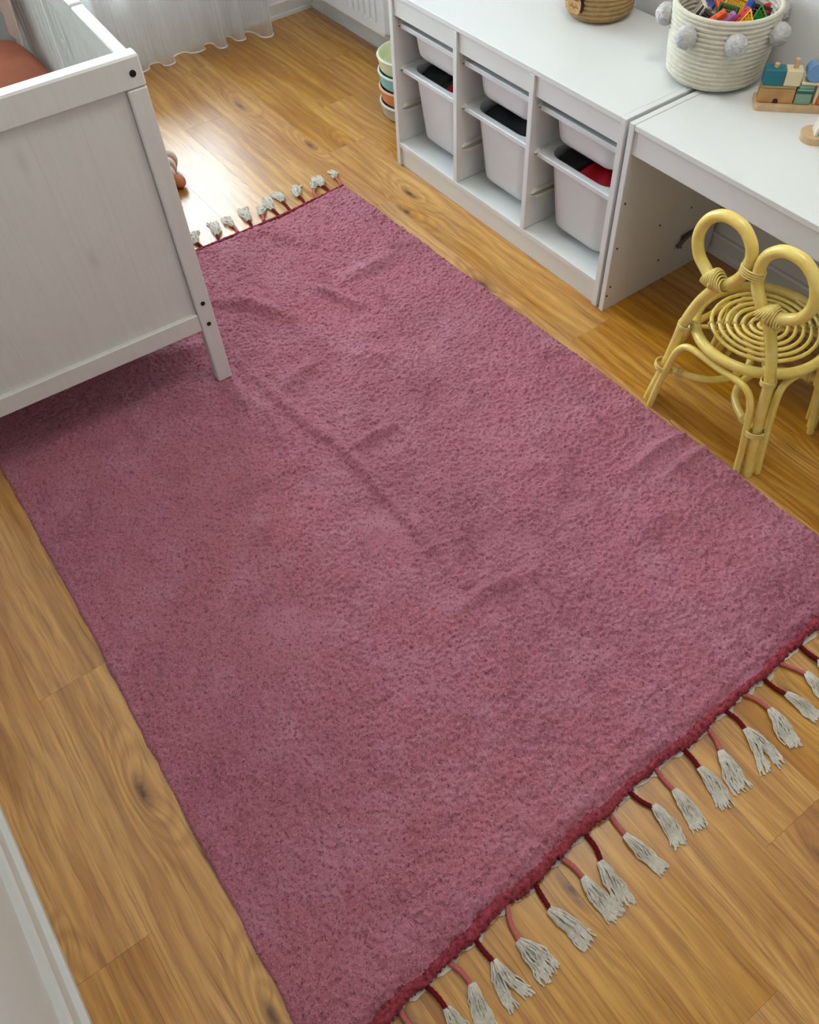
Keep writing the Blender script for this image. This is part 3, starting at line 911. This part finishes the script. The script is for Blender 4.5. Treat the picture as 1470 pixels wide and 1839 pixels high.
# ------------------------------------------------------------------ rope baskets
def rope_basket(name, label, c, r0, r1, H, coil, mat, amp, tw):
    t = thing(name, label, 'basket', (c[0], c[1], c[2] + .0005))
    n = 132
    nco = int(round(H / coil))
    vs = []; rows = 0
    def ring(r, z, off):
        nonlocal rows
        for k in range(n):
            w = 2 * PI * k / n
            d = amp * .35 * math.cos(w * tw + off)
            vs.append(((r + d) * math.cos(w), (r + d) * math.sin(w), z)); 
        rows += 1
    sh = lambda z: r0 + (r1 - r0) * (1 - (1 - min(1, z / H)) ** 1.6) - .016 * max(0, 1 - z / (coil * 1.6)) ** 2
    for i in range(nco):
        for q in range(5):
            z = (i + q / 5) * H / nco
            ring(sh(z) + amp * (math.sin(PI * q / 5) - .5), z, q * 1.25 + i * .8)
    ring(r1 - .001, H, 0); ring(r1 - .005, H + .0025, 0); ring(r1 - .009, H, 0)
    for i in range(nco):
        for q in range(3):
            z = H - (i + q / 3) * H / nco
            ring(max(.02, sh(z) - .010 - amp * (math.sin(PI * q / 3) - .5)), max(.008, z), q * 1.25)
    fs = []
    for i in range(rows - 1):
        for k in range(n):
            l = (k + 1) % n
            fs.append([i * n + k, i * n + l, (i + 1) * n + l, (i + 1) * n + k])
    fs.append(list(range(n))[::-1]); fs.append([(rows - 1) * n + k for k in range(n)])
    obj('coiled_rope_wall', MB().add(vs, fs), mat, t, smooth=180)
    obj('rim_coil', MB().tube([((r1 - .004) * math.cos(a), (r1 - .004) * math.sin(a), H + .003) for a in np.linspace(0, 2 * PI, 96, endpoint=False)], .0058, 8, closed=True), mat, t, smooth=180)
    return t
def pompom(c, r, par, seed):
    rg = np.random.default_rng(seed)
    b = bmesh.new(); bmesh.ops.create_icosphere(b, subdivisions=5, radius=1)
    vs = np.array([v.co[:] for v in b.verts]); fs = [[v.index for v in f.verts] for f in b.faces]; b.free()
    k = rg.normal(size=(60, 3)); k /= np.linalg.norm(k, axis=1)[:, None]
    d = 1 + .05 * np.sin(vs @ (k[:20].T * 9)).mean(1) * 2.5 + .07 * rg.uniform(-1, 1, len(vs))
    vs = vs * (r * d)[:, None] + np.array(c)
    return obj('pompom', MB().add(vs.tolist(), fs), M['pom'], par, world=True, smooth=180, fixn=False)
WBC = (.968, .318, UH); WR0, WR1, WH = .112, .1255, .163
wbk = rope_basket('rope_basket', 'cream cotton rope basket with grey pompoms full of toy tiles', WBC, WR0, WR1, WH, .0109, M['rope_white'], .0036, 60)
for i, a in enumerate((-38, -88, -143, 168, 118, 65, 13)):
    a = math.radians(a); rr_ = WR1 + .012
    pompom((WBC[0] + rr_ * math.cos(a), WBC[1] + rr_ * math.sin(a), UH + WH - .036), .0245, wbk, 20 + i)
TBC = (.532, .345, UH)
tbk = rope_basket('jute_basket', 'tan jute rope basket with a wooden cat tag', TBC, .086, .104, .15, .012, M['rope_tan'], .0052, 56)
# wooden cat-face tag on a dark cord
ta = math.radians(-87)
tn = Vector((math.cos(ta), math.sin(ta), 0)); tt = Vector((-tn.y, tn.x, 0)); tu = Vector((0, 0, 1))
tc_ = Vector(TBC) + tn * .0965 + tu * .045
def tagfr(x, y, z): return tuple(tc_ + tt * x + tu * y + tn * z)
cat = [(x * 1.25, y * 1.25) for x, y in [(-.016, -.010), (-.010, -.014), (.010, -.014), (.016, -.010), (.0185, .0), (.0185, .012), (.016, .0175), (.010, .011), (-.010, .011), (-.016, .0175), (-.0185, .012), (-.0185, 0)]]
tg = obj('cat_tag', MB().prism(cat, 0, .005, tagfr), M['pine'], tbk, world=True, smooth=30)
mk = MB()
for x in (-.0075, .0075): mk.prism([(x - .003, .003), (x + .003, .003), (x + .002, .0045), (x - .002, .0045)], .005, .0054, tagfr)
mk.prism([(-.016, -.002), (.016, -.002), (.016, -.0005), (-.016, -.0005)], .005, .0054, tagfr)
mk.prism([(-.0028, -.004), (.0028, -.004), (0, -.0075)], .005, .0054, tagfr)
obj('burnt_face_marks', mk, M['hole'], tg, world=True, smooth=0)
obj('tag_cord', MB().tube(catmull([tagfr(-.004, .012, -.001), tagfr(.0, .024, .002), tagfr(.014, .028, .003), tagfr(.024, .018, .002), tagfr(.026, .002, .001), tagfr(.022, -.010, .001)], 6), .0042, 8), col('dark_brown_cord', 46, 20, 20, .9), tbk, world=True, smooth=60)

# ------------------------------------------------------------------ toy tiles in the rope basket
def tile(kind, c, size, rot, mat, label, seed, back=None):
    """a magnetic building tile: a rim frame with lattice bars (triangle or square), or a solid bar."""
    R = (Matrix.Rotation(rot[2], 4, 'Z') @ Matrix.Rotation(rot[1], 4, 'Y') @ Matrix.Rotation(rot[0], 4, 'X'))
    t = thing('building_tile', label, 'toy', c, 0, 'toy tiles in the rope basket')
    T4 = lambda x, y, z: tuple(R @ Vector((x, y, z)))
    s = size
    if kind == 'bar':
        mb = MB().box(-s * .22, s * .22, -s, s, -.008, .008, .002); mb.xf(T4)
        obj('tile_body', mb, mat, t)
        d = MB()
        for k in range(5): d.lathe([(.0028, .0082), (.0028, .0095), (0, .0095)], 8, (0, (-.75 + .375 * k) * s, 0))
        d.xf(T4); obj('studs', d, mat, t)
        return t
    if kind == 'tri':
        o = [(0, s * 1.05), (-s * .9, -s * .6), (s * .9, -s * .6)]
    else:
        o = [(-s, -s), (s, -s), (s, s), (-s, s)]
    cx = sum(p[0] for p in o) / len(o); cy = sum(p[1] for p in o) / len(o)
    i_ = [(cx + (x - cx) * .80, cy + (y - cy) * .80) for x, y in o]
    n = len(o); mb = MB(); h = .004
    loops = [[(x, y, -h) for x, y in o], [(x, y, h) for x, y in o], [(x, y, h) for x, y in i_], [(x, y, -h) for x, y in i_], [(x, y, -h) for x, y in o]]
    mb.loft(loops, False, False); mb.xf(T4)
    obj('tile_frame', mb, mat, t, smooth=20)
    la = MB()
    dirs = [(1, 0), (.5, .866), (-.5, .866)] if kind == 'tri' else [(1, 0), (0, 1)]
    for d in dirs:
        nx, ny = -d[1], d[0]
        for k in range(-6, 7):
            off = k * s * .22
            lo, hi = -9., 9.
            for a in range(n):
                p, q = i_[a], i_[(a + 1) % n]
                ex, ey = q[0] - p[0], q[1] - p[1]
                sgn = 1 if (ex * (cy - p[1]) - ey * (cx - p[0])) > 0 else -1
                A = sgn * (ex * d[1] - ey * d[0]); B = sgn * (ex * (cy + ny * off - p[1]) - ey * (cx + nx * off - p[0]))
                if abs(A) < 1e-9:
                    if B < 0: lo, hi = 1, -1
                elif A > 0: lo = max(lo, -B / A)
                else: hi = min(hi, -B / A)
            if hi - lo < .002: continue
            P0 = (cx + nx * off + d[0] * lo, cy + ny * off + d[1] * lo, 0); P1 = (cx + nx * off + d[0] * hi, cy + ny * off + d[1] * hi, 0)
            la.tube([P0, P1], .0016, 4)
    la.xf(T4)
    obj('lattice', la, mat, t, smooth=0)
    return t
TC = {'orange': col('tile_orange', 236, 92, 30, .35), 'red': col('tile_red', 206, 28, 32, .35), 'yellow': col('tile_yellow', 244, 186, 30, .35), 'green': col('tile_green', 40, 138, 44, .35), 'blue': col('tile_blue', 34, 84, 160, .35),
      'black': col('tile_black', 22, 22, 26, .4), 'purple': col('tile_purple', 176, 110, 170, .35), 'dgreen': col('tile_dark_green', 24, 92, 46, .35), 'cream': col('tile_cream', 222, 212, 190, .5)}
rd = math.radians
cx, cy, cz = WBC[0], WBC[1], UH
TILES = [('bar', (.018, -.088, .150), .045, (35, 8, -30), 'orange', 'orange building bar leaning across the front of the basket'),
 ('bar', (.040, -.072, .148), .045, (30, 5, -22), 'purple', 'purple building bar beside the orange one'),
 ('bar', (.066, -.040, .150), .048, (38, -6, -18), 'red', 'red building bar standing left of the yellow triangle'),
 ('tri', (.094, -.030, .142), .034, (52, 0, 28), 'yellow', 'yellow lattice triangle tile at the basket front'),
 ('tri', (.098, .020, .140), .036, (46, 0, 46), 'green', 'bright green lattice triangle tile at the basket rim'),
 ('sq', (-.02, -.075, .140), .030, (50, 10, -8), 'black', 'black square tile at the near side of the basket'),
 ('sq', (-.056, -.050, .146), .026, (60, 0, -40), 'cream', 'cream square tile near the basket edge'),
 ('sq', (.020, -.030, .152), .028, (58, 0, 10), 'dgreen', 'dark green lattice tile behind the purple bar'),
 ('bar', (.052, .012, .150), .042, (50, 0, 10), 'blue', 'blue building bar behind the yellow triangle'),
 ('sq', (.068, .052, .142), .030, (58, 12, 40), 'black', 'black square tile behind the green triangle'),
 ('bar', (.080, .075, .138), .036, (62, 0, 55), 'red', 'short red building bar behind the green triangle'),
 ('bar', (-.03, .01, .146), .045, (25, 0, 60), 'orange', 'orange building bar in the middle of the basket'),
 ('sq', (-.02, .06, .14), .032, (30, 10, 20), 'yellow', 'yellow square tile deep in the basket'),
 ('tri', (-.07, .03, .14), .034, (40, 0, -30), 'blue', 'blue triangle tile at the far side of the basket'),
 ('sq', (.02, .03, .112), .036, (12, 6, 14), 'red', 'red square tile under the others in the basket'),
 ('sq', (-.03, -.02, .112), .038, (8, -6, 50), 'black', 'black square tile under the others in the basket'),
 ('sq', (.045, -.035, .110), .036, (-8, 6, 30), 'dgreen', 'dark green tile under the others in the basket')]
for i, (k, p, s, r, m_, lb) in enumerate(TILES):
    tile(k, (cx + p[0] * .84, cy + p[1] * .84, cz + p[2] - .007 + (.014 if k == 'tri' else 0)), s * .86, [rd(a) for a in r], TC[m_], lb, i)

# ------------------------------------------------------------------ wooden stacking toys on the desk
tr = thing('stacking_toy', 'wooden peg stacking toy with teal, cream and blue blocks', 'toy', (1.150, .256, .558), math.atan2(.68, .73))
def tb(name, x0, x1, y0, y1, z0, z1, mat, par=tr, bev=.002): return obj(name, MB().box(x0, x1, y0, y1, z0, z1, bev), mat, par)
be, pi_ = M['beech'], M['pine']
obj('base', MB().loft([rrect(.10, .033, .012, z, .10, .030, 5) for z in (0, .0015)] + [rrect(.10, .033, .012, z, .10, .030, 5) for z in (.0115, .013)]), be, tr, smooth=40)
hb = tb('house_block', .006, .086, .012, .042, .0132, .046, pi_)
arc = [(-.006, 0), (.006, 0)] + [(.006 * math.cos(a), .005 + .006 * math.sin(a)) for a in np.linspace(0, PI, 9)]
obj('arched_opening', MB().prism(arc, 0, .0006, lambda x, y, z: (.046 + x, .0119 - z, .0136 + y)), M['hole'], hb, smooth=0)
tb('roof_strip', .007, .086, .013, .041, .0462, .054, col('olive_wood', 190, 172, 118, .5))
tb('teal_block', .006, .052, .010, .042, .0542, .090, col('toy_teal', 12, 110, 122, .5))
tb('cream_block', .053, .090, .010, .042, .0542, .090, col('toy_cream', 234, 216, 176, .5))
gb = tb('green_block', .088, .124, .010, .042, .0132, .048, col('toy_sage', 136, 172, 150, .5))
zz = [(.0, .0), (.036, .0), (.036, .005)] + [(.036 - .003 * (k + 1), .005 + (.003 if k % 2 == 0 else 0)) for k in range(11)] + [(0, .005)]
obj('zigzag_band', MB().prism(zz, 0, .0006, lambda x, y, z: (.088 + x, .0099 - z, .039 + y)), col('toy_pine_green', 22, 104, 92, .5), gb, smooth=0)
tb('sage_cap', .091, .123, .012, .040, .0482, .058, col('toy_sage', 136, 172, 150, .5))
tb('cream_plate', .092, .160, .010, .042, .0582, .065, col('toy_cream', 234, 216, 176, .5))
tb('cream_pillar', .130, .137, .012, .040, .0132, .0580, col('toy_cream', 234, 216, 176, .5))
tb('orange_block', .138, .160, .012, .040, .0132, .034, col('toy_orange', 222, 112, 48, .5))
cyl = MB().lathe([(.0195, 0), (.021, .0015), (.021, .0305), (.0195, .032)], 36)
cyl.xf(lambda a, b, c: (.118 + a, .010 + c, .0862 + b)); obj('blue_roller', cyl, col('toy_blue', 118, 160, 206, .5), tr)
for x, z1 in ((.030, .098), (.072, .110), (.118, .132)):
    pg = MB().lathe([(.0058, 0), (.0058, z1 - .0135), (.005, z1 - .0125), (0, z1 - .0122)], 16, (x, .026, .013))
    obj('peg', pg, be, tr)
t2 = thing('block_car', 'wooden toy with a rounded base and a sage wedge block', 'toy', (1.335, .275, .558), math.atan2(.68, .73))
obj('rounded_base', MB().loft([rrect(.052, .032, .03, z, 0, 0, 8) for z in (0, .003, .012, .015)]), be, t2, smooth=40)
def wedge(x0, x1, y0, y1, z0, z1, ins): return MB().loft([[(x0, y0, z0), (x1, y0, z0), (x1, y1, z0), (x0, y1, z0)], [(x0 + ins, y0 + ins * .4, z1), (x1 - ins, y0 + ins * .4, z1), (x1 - ins, y1 - ins * .4, z1), (x0 + ins, y1 - ins * .4, z1)]])
obj('wedge_block', wedge(-.026, .034, -.019, .020, .0152, .078, .012), col('toy_white', 236, 226, 210, .5), t2, smooth=20)
obj('sage_face', MB().add([(-.020, -.0192, .017), (.034, -.0192, .017), (.034, -.0196, .017), (-.020, -.0196, .017), (-.010, -.0146, .077), (.024, -.0146, .077), (.024, -.0150, .077), (-.010, -.0150, .077)], [[0, 1, 5, 4], [3, 2, 6, 7], [0, 3, 7, 4], [1, 2, 6, 5], [0, 1, 2, 3], [4, 5, 6, 7]]), col('toy_sage', 136, 172, 150, .5), t2, smooth=0)
obj('peg', MB().lathe([(.0055, 0), (.0055, .02), (0, .021)], 14, (.004, 0, .0782)), be, t2)

# ------------------------------------------------------------------ rug data
NEAR = [
 (2.060,-0.424,2.099,-0.420,2.155,-0.446,'d',1.0),
 (2.065,-0.485,2.102,-0.467,2.176,-0.472,'p',1.0),
 (2.067,-0.542,2.108,-0.535,2.181,-0.524,'d',1.0),
 (2.068,-0.600,2.110,-0.588,2.190,-0.607,'p',1.3),
 (2.070,-0.660,2.109,-0.659,2.196,-0.676,'d',1.6),
 (2.067,-0.719,2.110,-0.732,2.189,-0.756,'p',1.5),
 (2.075,-0.786,2.109,-0.789,2.191,-0.804,'d',1.0),
 (2.071,-0.856,2.110,-0.858,2.188,-0.870,'p',1.1),
 (2.071,-0.923,2.107,-0.911,2.188,-0.923,'d',0.8),
 (2.067,-0.985,2.114,-0.991,2.199,-0.978,'p',0.8),
 (2.083,-1.051,2.121,-1.060,2.204,-1.072,'d',1.0),
 (2.083,-1.110,2.123,-1.103,2.207,-1.099,'p',1.0),
 (2.088,-1.181,2.126,-1.187,2.208,-1.166,'d',1.0),
 (2.088,-1.247,2.132,-1.263,2.209,-1.254,'p',1.8),
 (2.090,-1.320,2.131,-1.317,2.206,-1.318,'d',1.5),
 (2.091,-1.380,2.136,-1.369,2.201,-1.387,'p',0.9),
 (2.096,-1.433,2.139,-1.425,2.199,-1.430,'d',1.0),
 (2.099,-1.487,2.128,-1.488,2.193,-1.482,'p',1.0),
]
FAR = [
 (-0.008,-0.235,-0.061,-0.223,-0.118,-0.205,'p',0.5),
 (-0.004,-0.287,-0.047,-0.284,-0.121,-0.267,'d',1.4),
 (-0.009,-0.333,-0.052,-0.315,-0.107,-0.272,'p',1.0),
 (-0.006,-0.385,-0.047,-0.381,-0.116,-0.345,'d',1.0),
 (-0.005,-0.443,-0.057,-0.438,-0.126,-0.435,'d',1.3),
 (-0.006,-0.488,-0.040,-0.487,-0.122,-0.466,'d',1.3),
 (-0.012,-0.540,-0.036,-0.532,-0.085,-0.502,'p',1.0),
 (0.000,-0.587,-0.035,-0.580,-0.120,-0.558,'d',1.4),
 (-0.011,-0.639,-0.042,-0.635,-0.111,-0.631,'p',1.2),
 (0.000,-0.709,-0.033,-0.700,-0.117,-0.678,'d',1.1),
 (-0.004,-0.769,-0.036,-0.773,-0.107,-0.752,'d',1.0),
]
RIDGES = [
 ([(0.519, -0.938), (0.795, -0.92), (1.01, -0.884), (1.211, -0.887), (1.361, -0.882), (1.503, -0.886)],0.006,0.022),
 ([(0.289, -0.859), (0.354, -0.79), (0.48, -0.731)],0.010,0.030),
 ([(0.398, -0.602), (0.474, -0.571), (0.56, -0.538)],0.007,0.020),
 ([(0.687, -0.765), (0.686, -0.819), (0.713, -0.906)],0.005,0.025),
 ([(1.015, -0.862), (1.015, -0.81), (1.014, -0.74)],0.008,0.020),
 ([(1.548, -0.945), (1.55, -0.884), (1.552, -0.822), (1.575, -0.743)],0.006,0.020),
 ([(1.619, -0.909), (1.699, -0.936), (1.767, -0.993)],0.006,0.025),
 ([(1.231, -0.75), (1.384, -0.801), (1.438, -0.859)],0.005,0.030),
 ([(1.496, -0.369), (1.487, -0.264), (1.493, -0.182)],0.006,0.016),
 ([(1.564, -0.325), (1.559, -0.203), (1.568, -0.133)],0.004,0.016),
 ([(1.334, -0.533), (1.381, -0.502), (1.429, -0.526)],0.005,0.030),
 ([(0.737, -0.667), (0.815, -0.57), (0.942, -0.586)],0.005,0.040),
 ([(0.02, -0.643), (0.052, -0.557), (0.222, -0.492)],0.005,0.030),
 ([(0.437, -0.966), (0.398, -1.088), (0.359, -1.208)],0.008,0.040),
 ([(0.427, -0.334), (0.429, -0.46), (0.429, -0.502)],0.006,0.030),
 ([(0.598, -1.016), (0.766, -0.972), (1.019, -0.991)],0.004,0.030),
 ([(1.655, -0.579), (1.639, -0.421), (1.675, -0.348)],0.004,0.040),
]
NEDGE_Y = [-1.66, -1.521, -1.253, -.983, -.693, -.344, -.15]; NEDGE_X = [2.093, 2.086, 2.068, 2.053, 2.051, 2.040, 2.030]
REDGE_X = [0, .746, 1.24, 1.618, 1.895, 2.1]; REDGE_Y = [-.222, -.196, -.178, -.170, -.167, -.166]
LEDGE_X = [0, .5, 1.09, 1.51, 1.81, 2.1]; LEDGE_Y = [-1.612, -1.616, -1.620, -1.634, -1.638, -1.643]

rug = thing('rug', 'mauve pink pile rug with red edging and cotton tassels', 'rug', (1.03, -.90, 0))
def smooth_noise(shape, sig, rg):
    a = rg.normal(size=shape)
    fx = np.fft.fftfreq(shape[0])[:, None]; fy = np.fft.rfftfreq(shape[1])[None, :]
    g = np.exp(-2 * (PI ** 2) * ((fx * sig[0]) ** 2 + (fy * sig[1]) ** 2))
    r = np.fft.irfft2(np.fft.rfft2(a) * g, s=shape)
    return r / r.std()
def rug_base_height(x, y):
    h = np.zeros_like(x)
    for pts, a, w in RIDGES:
        d = np.full_like(x, 9.0); tt_ = np.zeros_like(x); k = 0; n_ = len(pts) - 1
        for (x0, y0), (x1, y1) in zip(pts[:-1], pts[1:]):
            vx, vy = x1 - x0, y1 - y0; L2 = vx * vx + vy * vy
            t = np.clip(((x - x0) * vx + (y - y0) * vy) / L2, 0, 1)
            dd = np.hypot(x - x0 - t * vx, y - y0 - t * vy)
            m = dd < d
            tt_ = np.where(m, (k + t) / n_, tt_); d = np.where(m, dd, d); k += 1
        h = np.maximum(h, a * np.exp(-(d / (w * .85)) ** 2) * (.45 + .55 * np.sin(PI * np.clip(tt_, .02, .98)) ** .6))
    return h
def build_pile():
    NX, NY_ = 860, 600
    u = np.linspace(0, 1, NX)[:, None]; v = np.linspace(0, 1, NY_)[None, :]
    x = u * 2.06 + 0 * v
    yl = interp(x[:, 0], LEDGE_X, LEDGE_Y)[:, None]; yr = interp(x[:, 0], REDGE_X, REDGE_Y)[:, None]
    y = yl + (yr - yl) * v
    xn = interp(y, NEDGE_Y, NEDGE_X) + .001
    xf_ = .010 + .006 * np.sin(y * 9)
    x = xf_ + (xn - xf_) * u
    # a slightly uneven outline
    e = smooth_noise((NX, NY_), (6, 6), RNG)
    edge = np.minimum(np.minimum(u * 2.06, (1 - u) * 2.06) + 0 * v, np.minimum(v * 1.45, (1 - v) * 1.45) + 0 * u)
    y = y + e * .0012 * np.exp(-edge / .01); x = x + e * .0010 * np.exp(-edge / .01)
    tuft = smooth_noise((NX, NY_), (1.0, 1.15), RNG); clump = smooth_noise((NX, NY_), (2.6, 3.6), RNG)
    patch = smooth_noise((NX, NY_), (9, 12), RNG); roll = smooth_noise((NX, NY_), (22, 26), RNG)
    h = .0105 + .0015 * tuft + .0005 * clump + .0011 * patch + .0028 * roll + 2.7 * rug_base_height(x, y)
    du = (1 - u) * 2.06
    h = h + .0032 * np.exp(-((du - .035) / .011) ** 2) + .0026 * np.exp(-((du - .075) / .014) ** 2) - .002 * np.exp(-((du - .015) / .007) ** 2)
    # under the crib's feet the pile is pressed flat
    for fx_, fy_ in ((.57, -.997), (.57 - .036, -1.64)):
        h = np.where(np.hypot(x - fx_, y - fy_) < .045, np.minimum(h, .0105), h)
    h = np.maximum(h, .0045)
    fall = np.clip(edge / .006, 0, 1) ** .5
    z = .0006 + (h - .0006) * fall
    jx = RNG.normal(size=x.shape) * .00055; jy = RNG.normal(size=x.shape) * .00055
    x = x + jx - 1.03; y = y + jy + .90
    co = np.stack([x, y, z], -1).reshape(-1, 3).astype(np.float32)
    ii = np.arange(NX * NY_).reshape(NX, NY_)
    q = np.stack([ii[:-1, :-1], ii[1:, :-1], ii[1:, 1:], ii[:-1, 1:]], -1).reshape(-1, 4).astype(np.int32)
    me = bpy.data.meshes.new('pile')
    me.vertices.add(len(co)); me.vertices.foreach_set('co', co.ravel())
    me.loops.add(q.size); me.loops.foreach_set('vertex_index', q.ravel())
    me.polygons.add(len(q)); me.polygons.foreach_set('loop_start', np.arange(0, q.size, 4, dtype=np.int32))
    me.polygons.foreach_set('use_smooth', np.ones(len(q), dtype=bool))
    me.update(calc_edges=True)
    me.materials.append(M['rug'])
    o = bpy.data.objects.new('pile', me); link(o, rug); o['kind'] = 'stuff'
    return o
build_pile()
def yarn_roll(name, pts, r, mat, amp, seed, squash=1.0, n=12):
    """a rough yarn roll along a line."""
    rg = np.random.default_rng(seed)
    P = catmull(pts, 1)
    P = np.array([p[:] for p in P]); m = len(P)
    T_ = np.gradient(P, axis=0); T_ /= np.linalg.norm(T_, axis=1)[:, None]
    nz = np.array([0, 0, 1.0]); B = np.cross(T_, nz); 
    w = np.linspace(0, 2 * PI, n, endpoint=False)
    slow = smooth_noise((m, n), (8, 1.5), rg); fast = rg.normal(size=(m, n))
    R_ = r * (1 + amp * .5 * slow + amp * .5 * fast)
    V = P[:, None, :] + (np.cos(w)[None, :, None] * B[:, None, :] + np.sin(w)[None, :, None] * squash * nz) * R_[:, :, None]
    V[..., 2] = np.maximum(V[..., 2], .0006)
    vs = V.reshape(-1, 3).tolist()
    fs = [[i * n + k, i * n + (k + 1) % n, (i + 1) * n + (k + 1) % n, (i + 1) * n + k] for i in range(m - 1) for k in range(n)]
    fs += [list(range(n))[::-1], [(m - 1) * n + k for k in range(n)]]
    return obj(name, MB().add(vs, fs), mat, rug, world=True, smooth=180)
yy = np.arange(-1.643, -.166, .0035)
wob = lambda y: .0022 * np.sin(y * 31) + .0018 * np.sin(y * 57 + 1) + .0012 * np.sin(y * 113)
yarn_roll('near_edging', [(interp(y, NEDGE_Y, NEDGE_X) - .0005 + wob(y), y, .0105 + .0015 * math.sin(y * 43)) for y in yy], .0094, M['hem'], .36, 3, 1.0)
yarn_roll('far_edging', [(.006 + .006 * math.sin(y * 9), y, .006) for y in np.arange(-1.612, -.222, .005)], .005, M['hem'], .2, 4, 1.0, 10)
# cotton backing that peeps out under the near edging
vs = []; fs = []
for i, y in enumerate(np.arange(-1.64, -.17, .012)):
    e = interp(y, NEDGE_Y, NEDGE_X) + wob(y); pk = .0115 + .006 * max(0, math.sin(y * 95 + 1.2)) + .003 * math.sin(y * 210)
    for dx, z in ((-.02, .0012), (pk, .0012), (pk, .0028), (-.02, .0028)): vs.append((e + dx, y, z))
k = len(vs) // 4
for i in range(k - 1):
    for j in range(4): fs.append([i * 4 + j, i * 4 + (j + 1) % 4, i * 4 + 4 + (j + 1) % 4, i * 4 + 4 + j])
obj('backing', MB().add(vs, fs), M['backing'], rug, world=True, smooth=30)

def tassel(ax, ay, bx, by, cx_, cy_, kind, width, seed, far=False):
    rg = random.Random(seed)
    a = Vector((ax, ay, .006)); b = Vector((bx, by, .0062)); c = Vector((cx_, cy_, .004))
    d = (b - a).normalized(); s = Vector((-d.y, d.x, 0))
    if far: a = a - d * .012
    else: a = a - d * .016
    mid = (a + b) / 2 + s * rg.uniform(-.005, .005)
    e = (c - b); L = e.length; ed = e.normalized(); es = Vector((-ed.y, ed.x, 0))
    th = MB()
    ns = 30 if not far else 22
    bend = rg.uniform(-.012, .012)
    for k in range(ns):
        t = (k + .5) / ns * 2 - 1
        lift = rg.random()
        spread = (.006 + .0085 * width)
        pts = []
        ph1, ph2 = rg.uniform(0, 6), rg.uniform(0, 6)
        ll = L * rg.uniform(.86, 1.06)
        wl = rg.uniform(.8, 1.3)
        o0 = t * .0055; o1 = t * .0105 * (.6 + .5 * width); o2 = t * spread + rg.uniform(-.004, .004)
        if width > 1.45 and not far and int(seed) % 2 == 0: o2 += math.copysign(.008, t)
        for q in range(10):
            u_ = q / 9
            off = (1 - u_) ** 2 * o0 + 2 * u_ * (1 - u_) * o1 * 1.5 + u_ ** 2 * o2
            off += (.0018 * math.sin(ph1 + u_ * 9 * wl) + .0014 * math.sin(ph2 + u_ * 17 * wl)) * min(1, u_ * 3) * (1.5 if far else 1)
            off += bend * u_ * (1 - u_) * 2
            hz = (.0045 * (1 - u_) + .013 * math.sin(PI * min(1, u_ * 1.25 + .08)) * lift * (1 - t * t * .6)) * (1 - u_ * .55) + .0022
            p = b + ed * (ll * u_ - .004) + es * off
            pts.append((p.x, p.y, max(.0021, hz)))
        th.tube(pts, .0015, 5)
    t = obj('tassel', th, M['cotton'], rug, world=True, smooth=60, fixn=False)
    cd = MB()
    P = catmull([a, mid, b + ed * .003], 10)
    rr_ = [.0046 * (1 + .10 * math.sin(i * 2.1)) for i in range(len(P))]
    cd.tube(P, rr_, 10)
    o = obj('wrapped_cord', cd, M['dark_cord'] if kind == 'd' else M['pink_cord'], t, world=True, smooth=60, fixn=False)
    o['label'] = 'dark red wrapped cord' if kind == 'd' else 'salmon pink wrapped cord'
for i, r in enumerate(NEAR): tassel(*r, 100 + i)
for i, r in enumerate(FAR): tassel(*r, 200 + i, True)
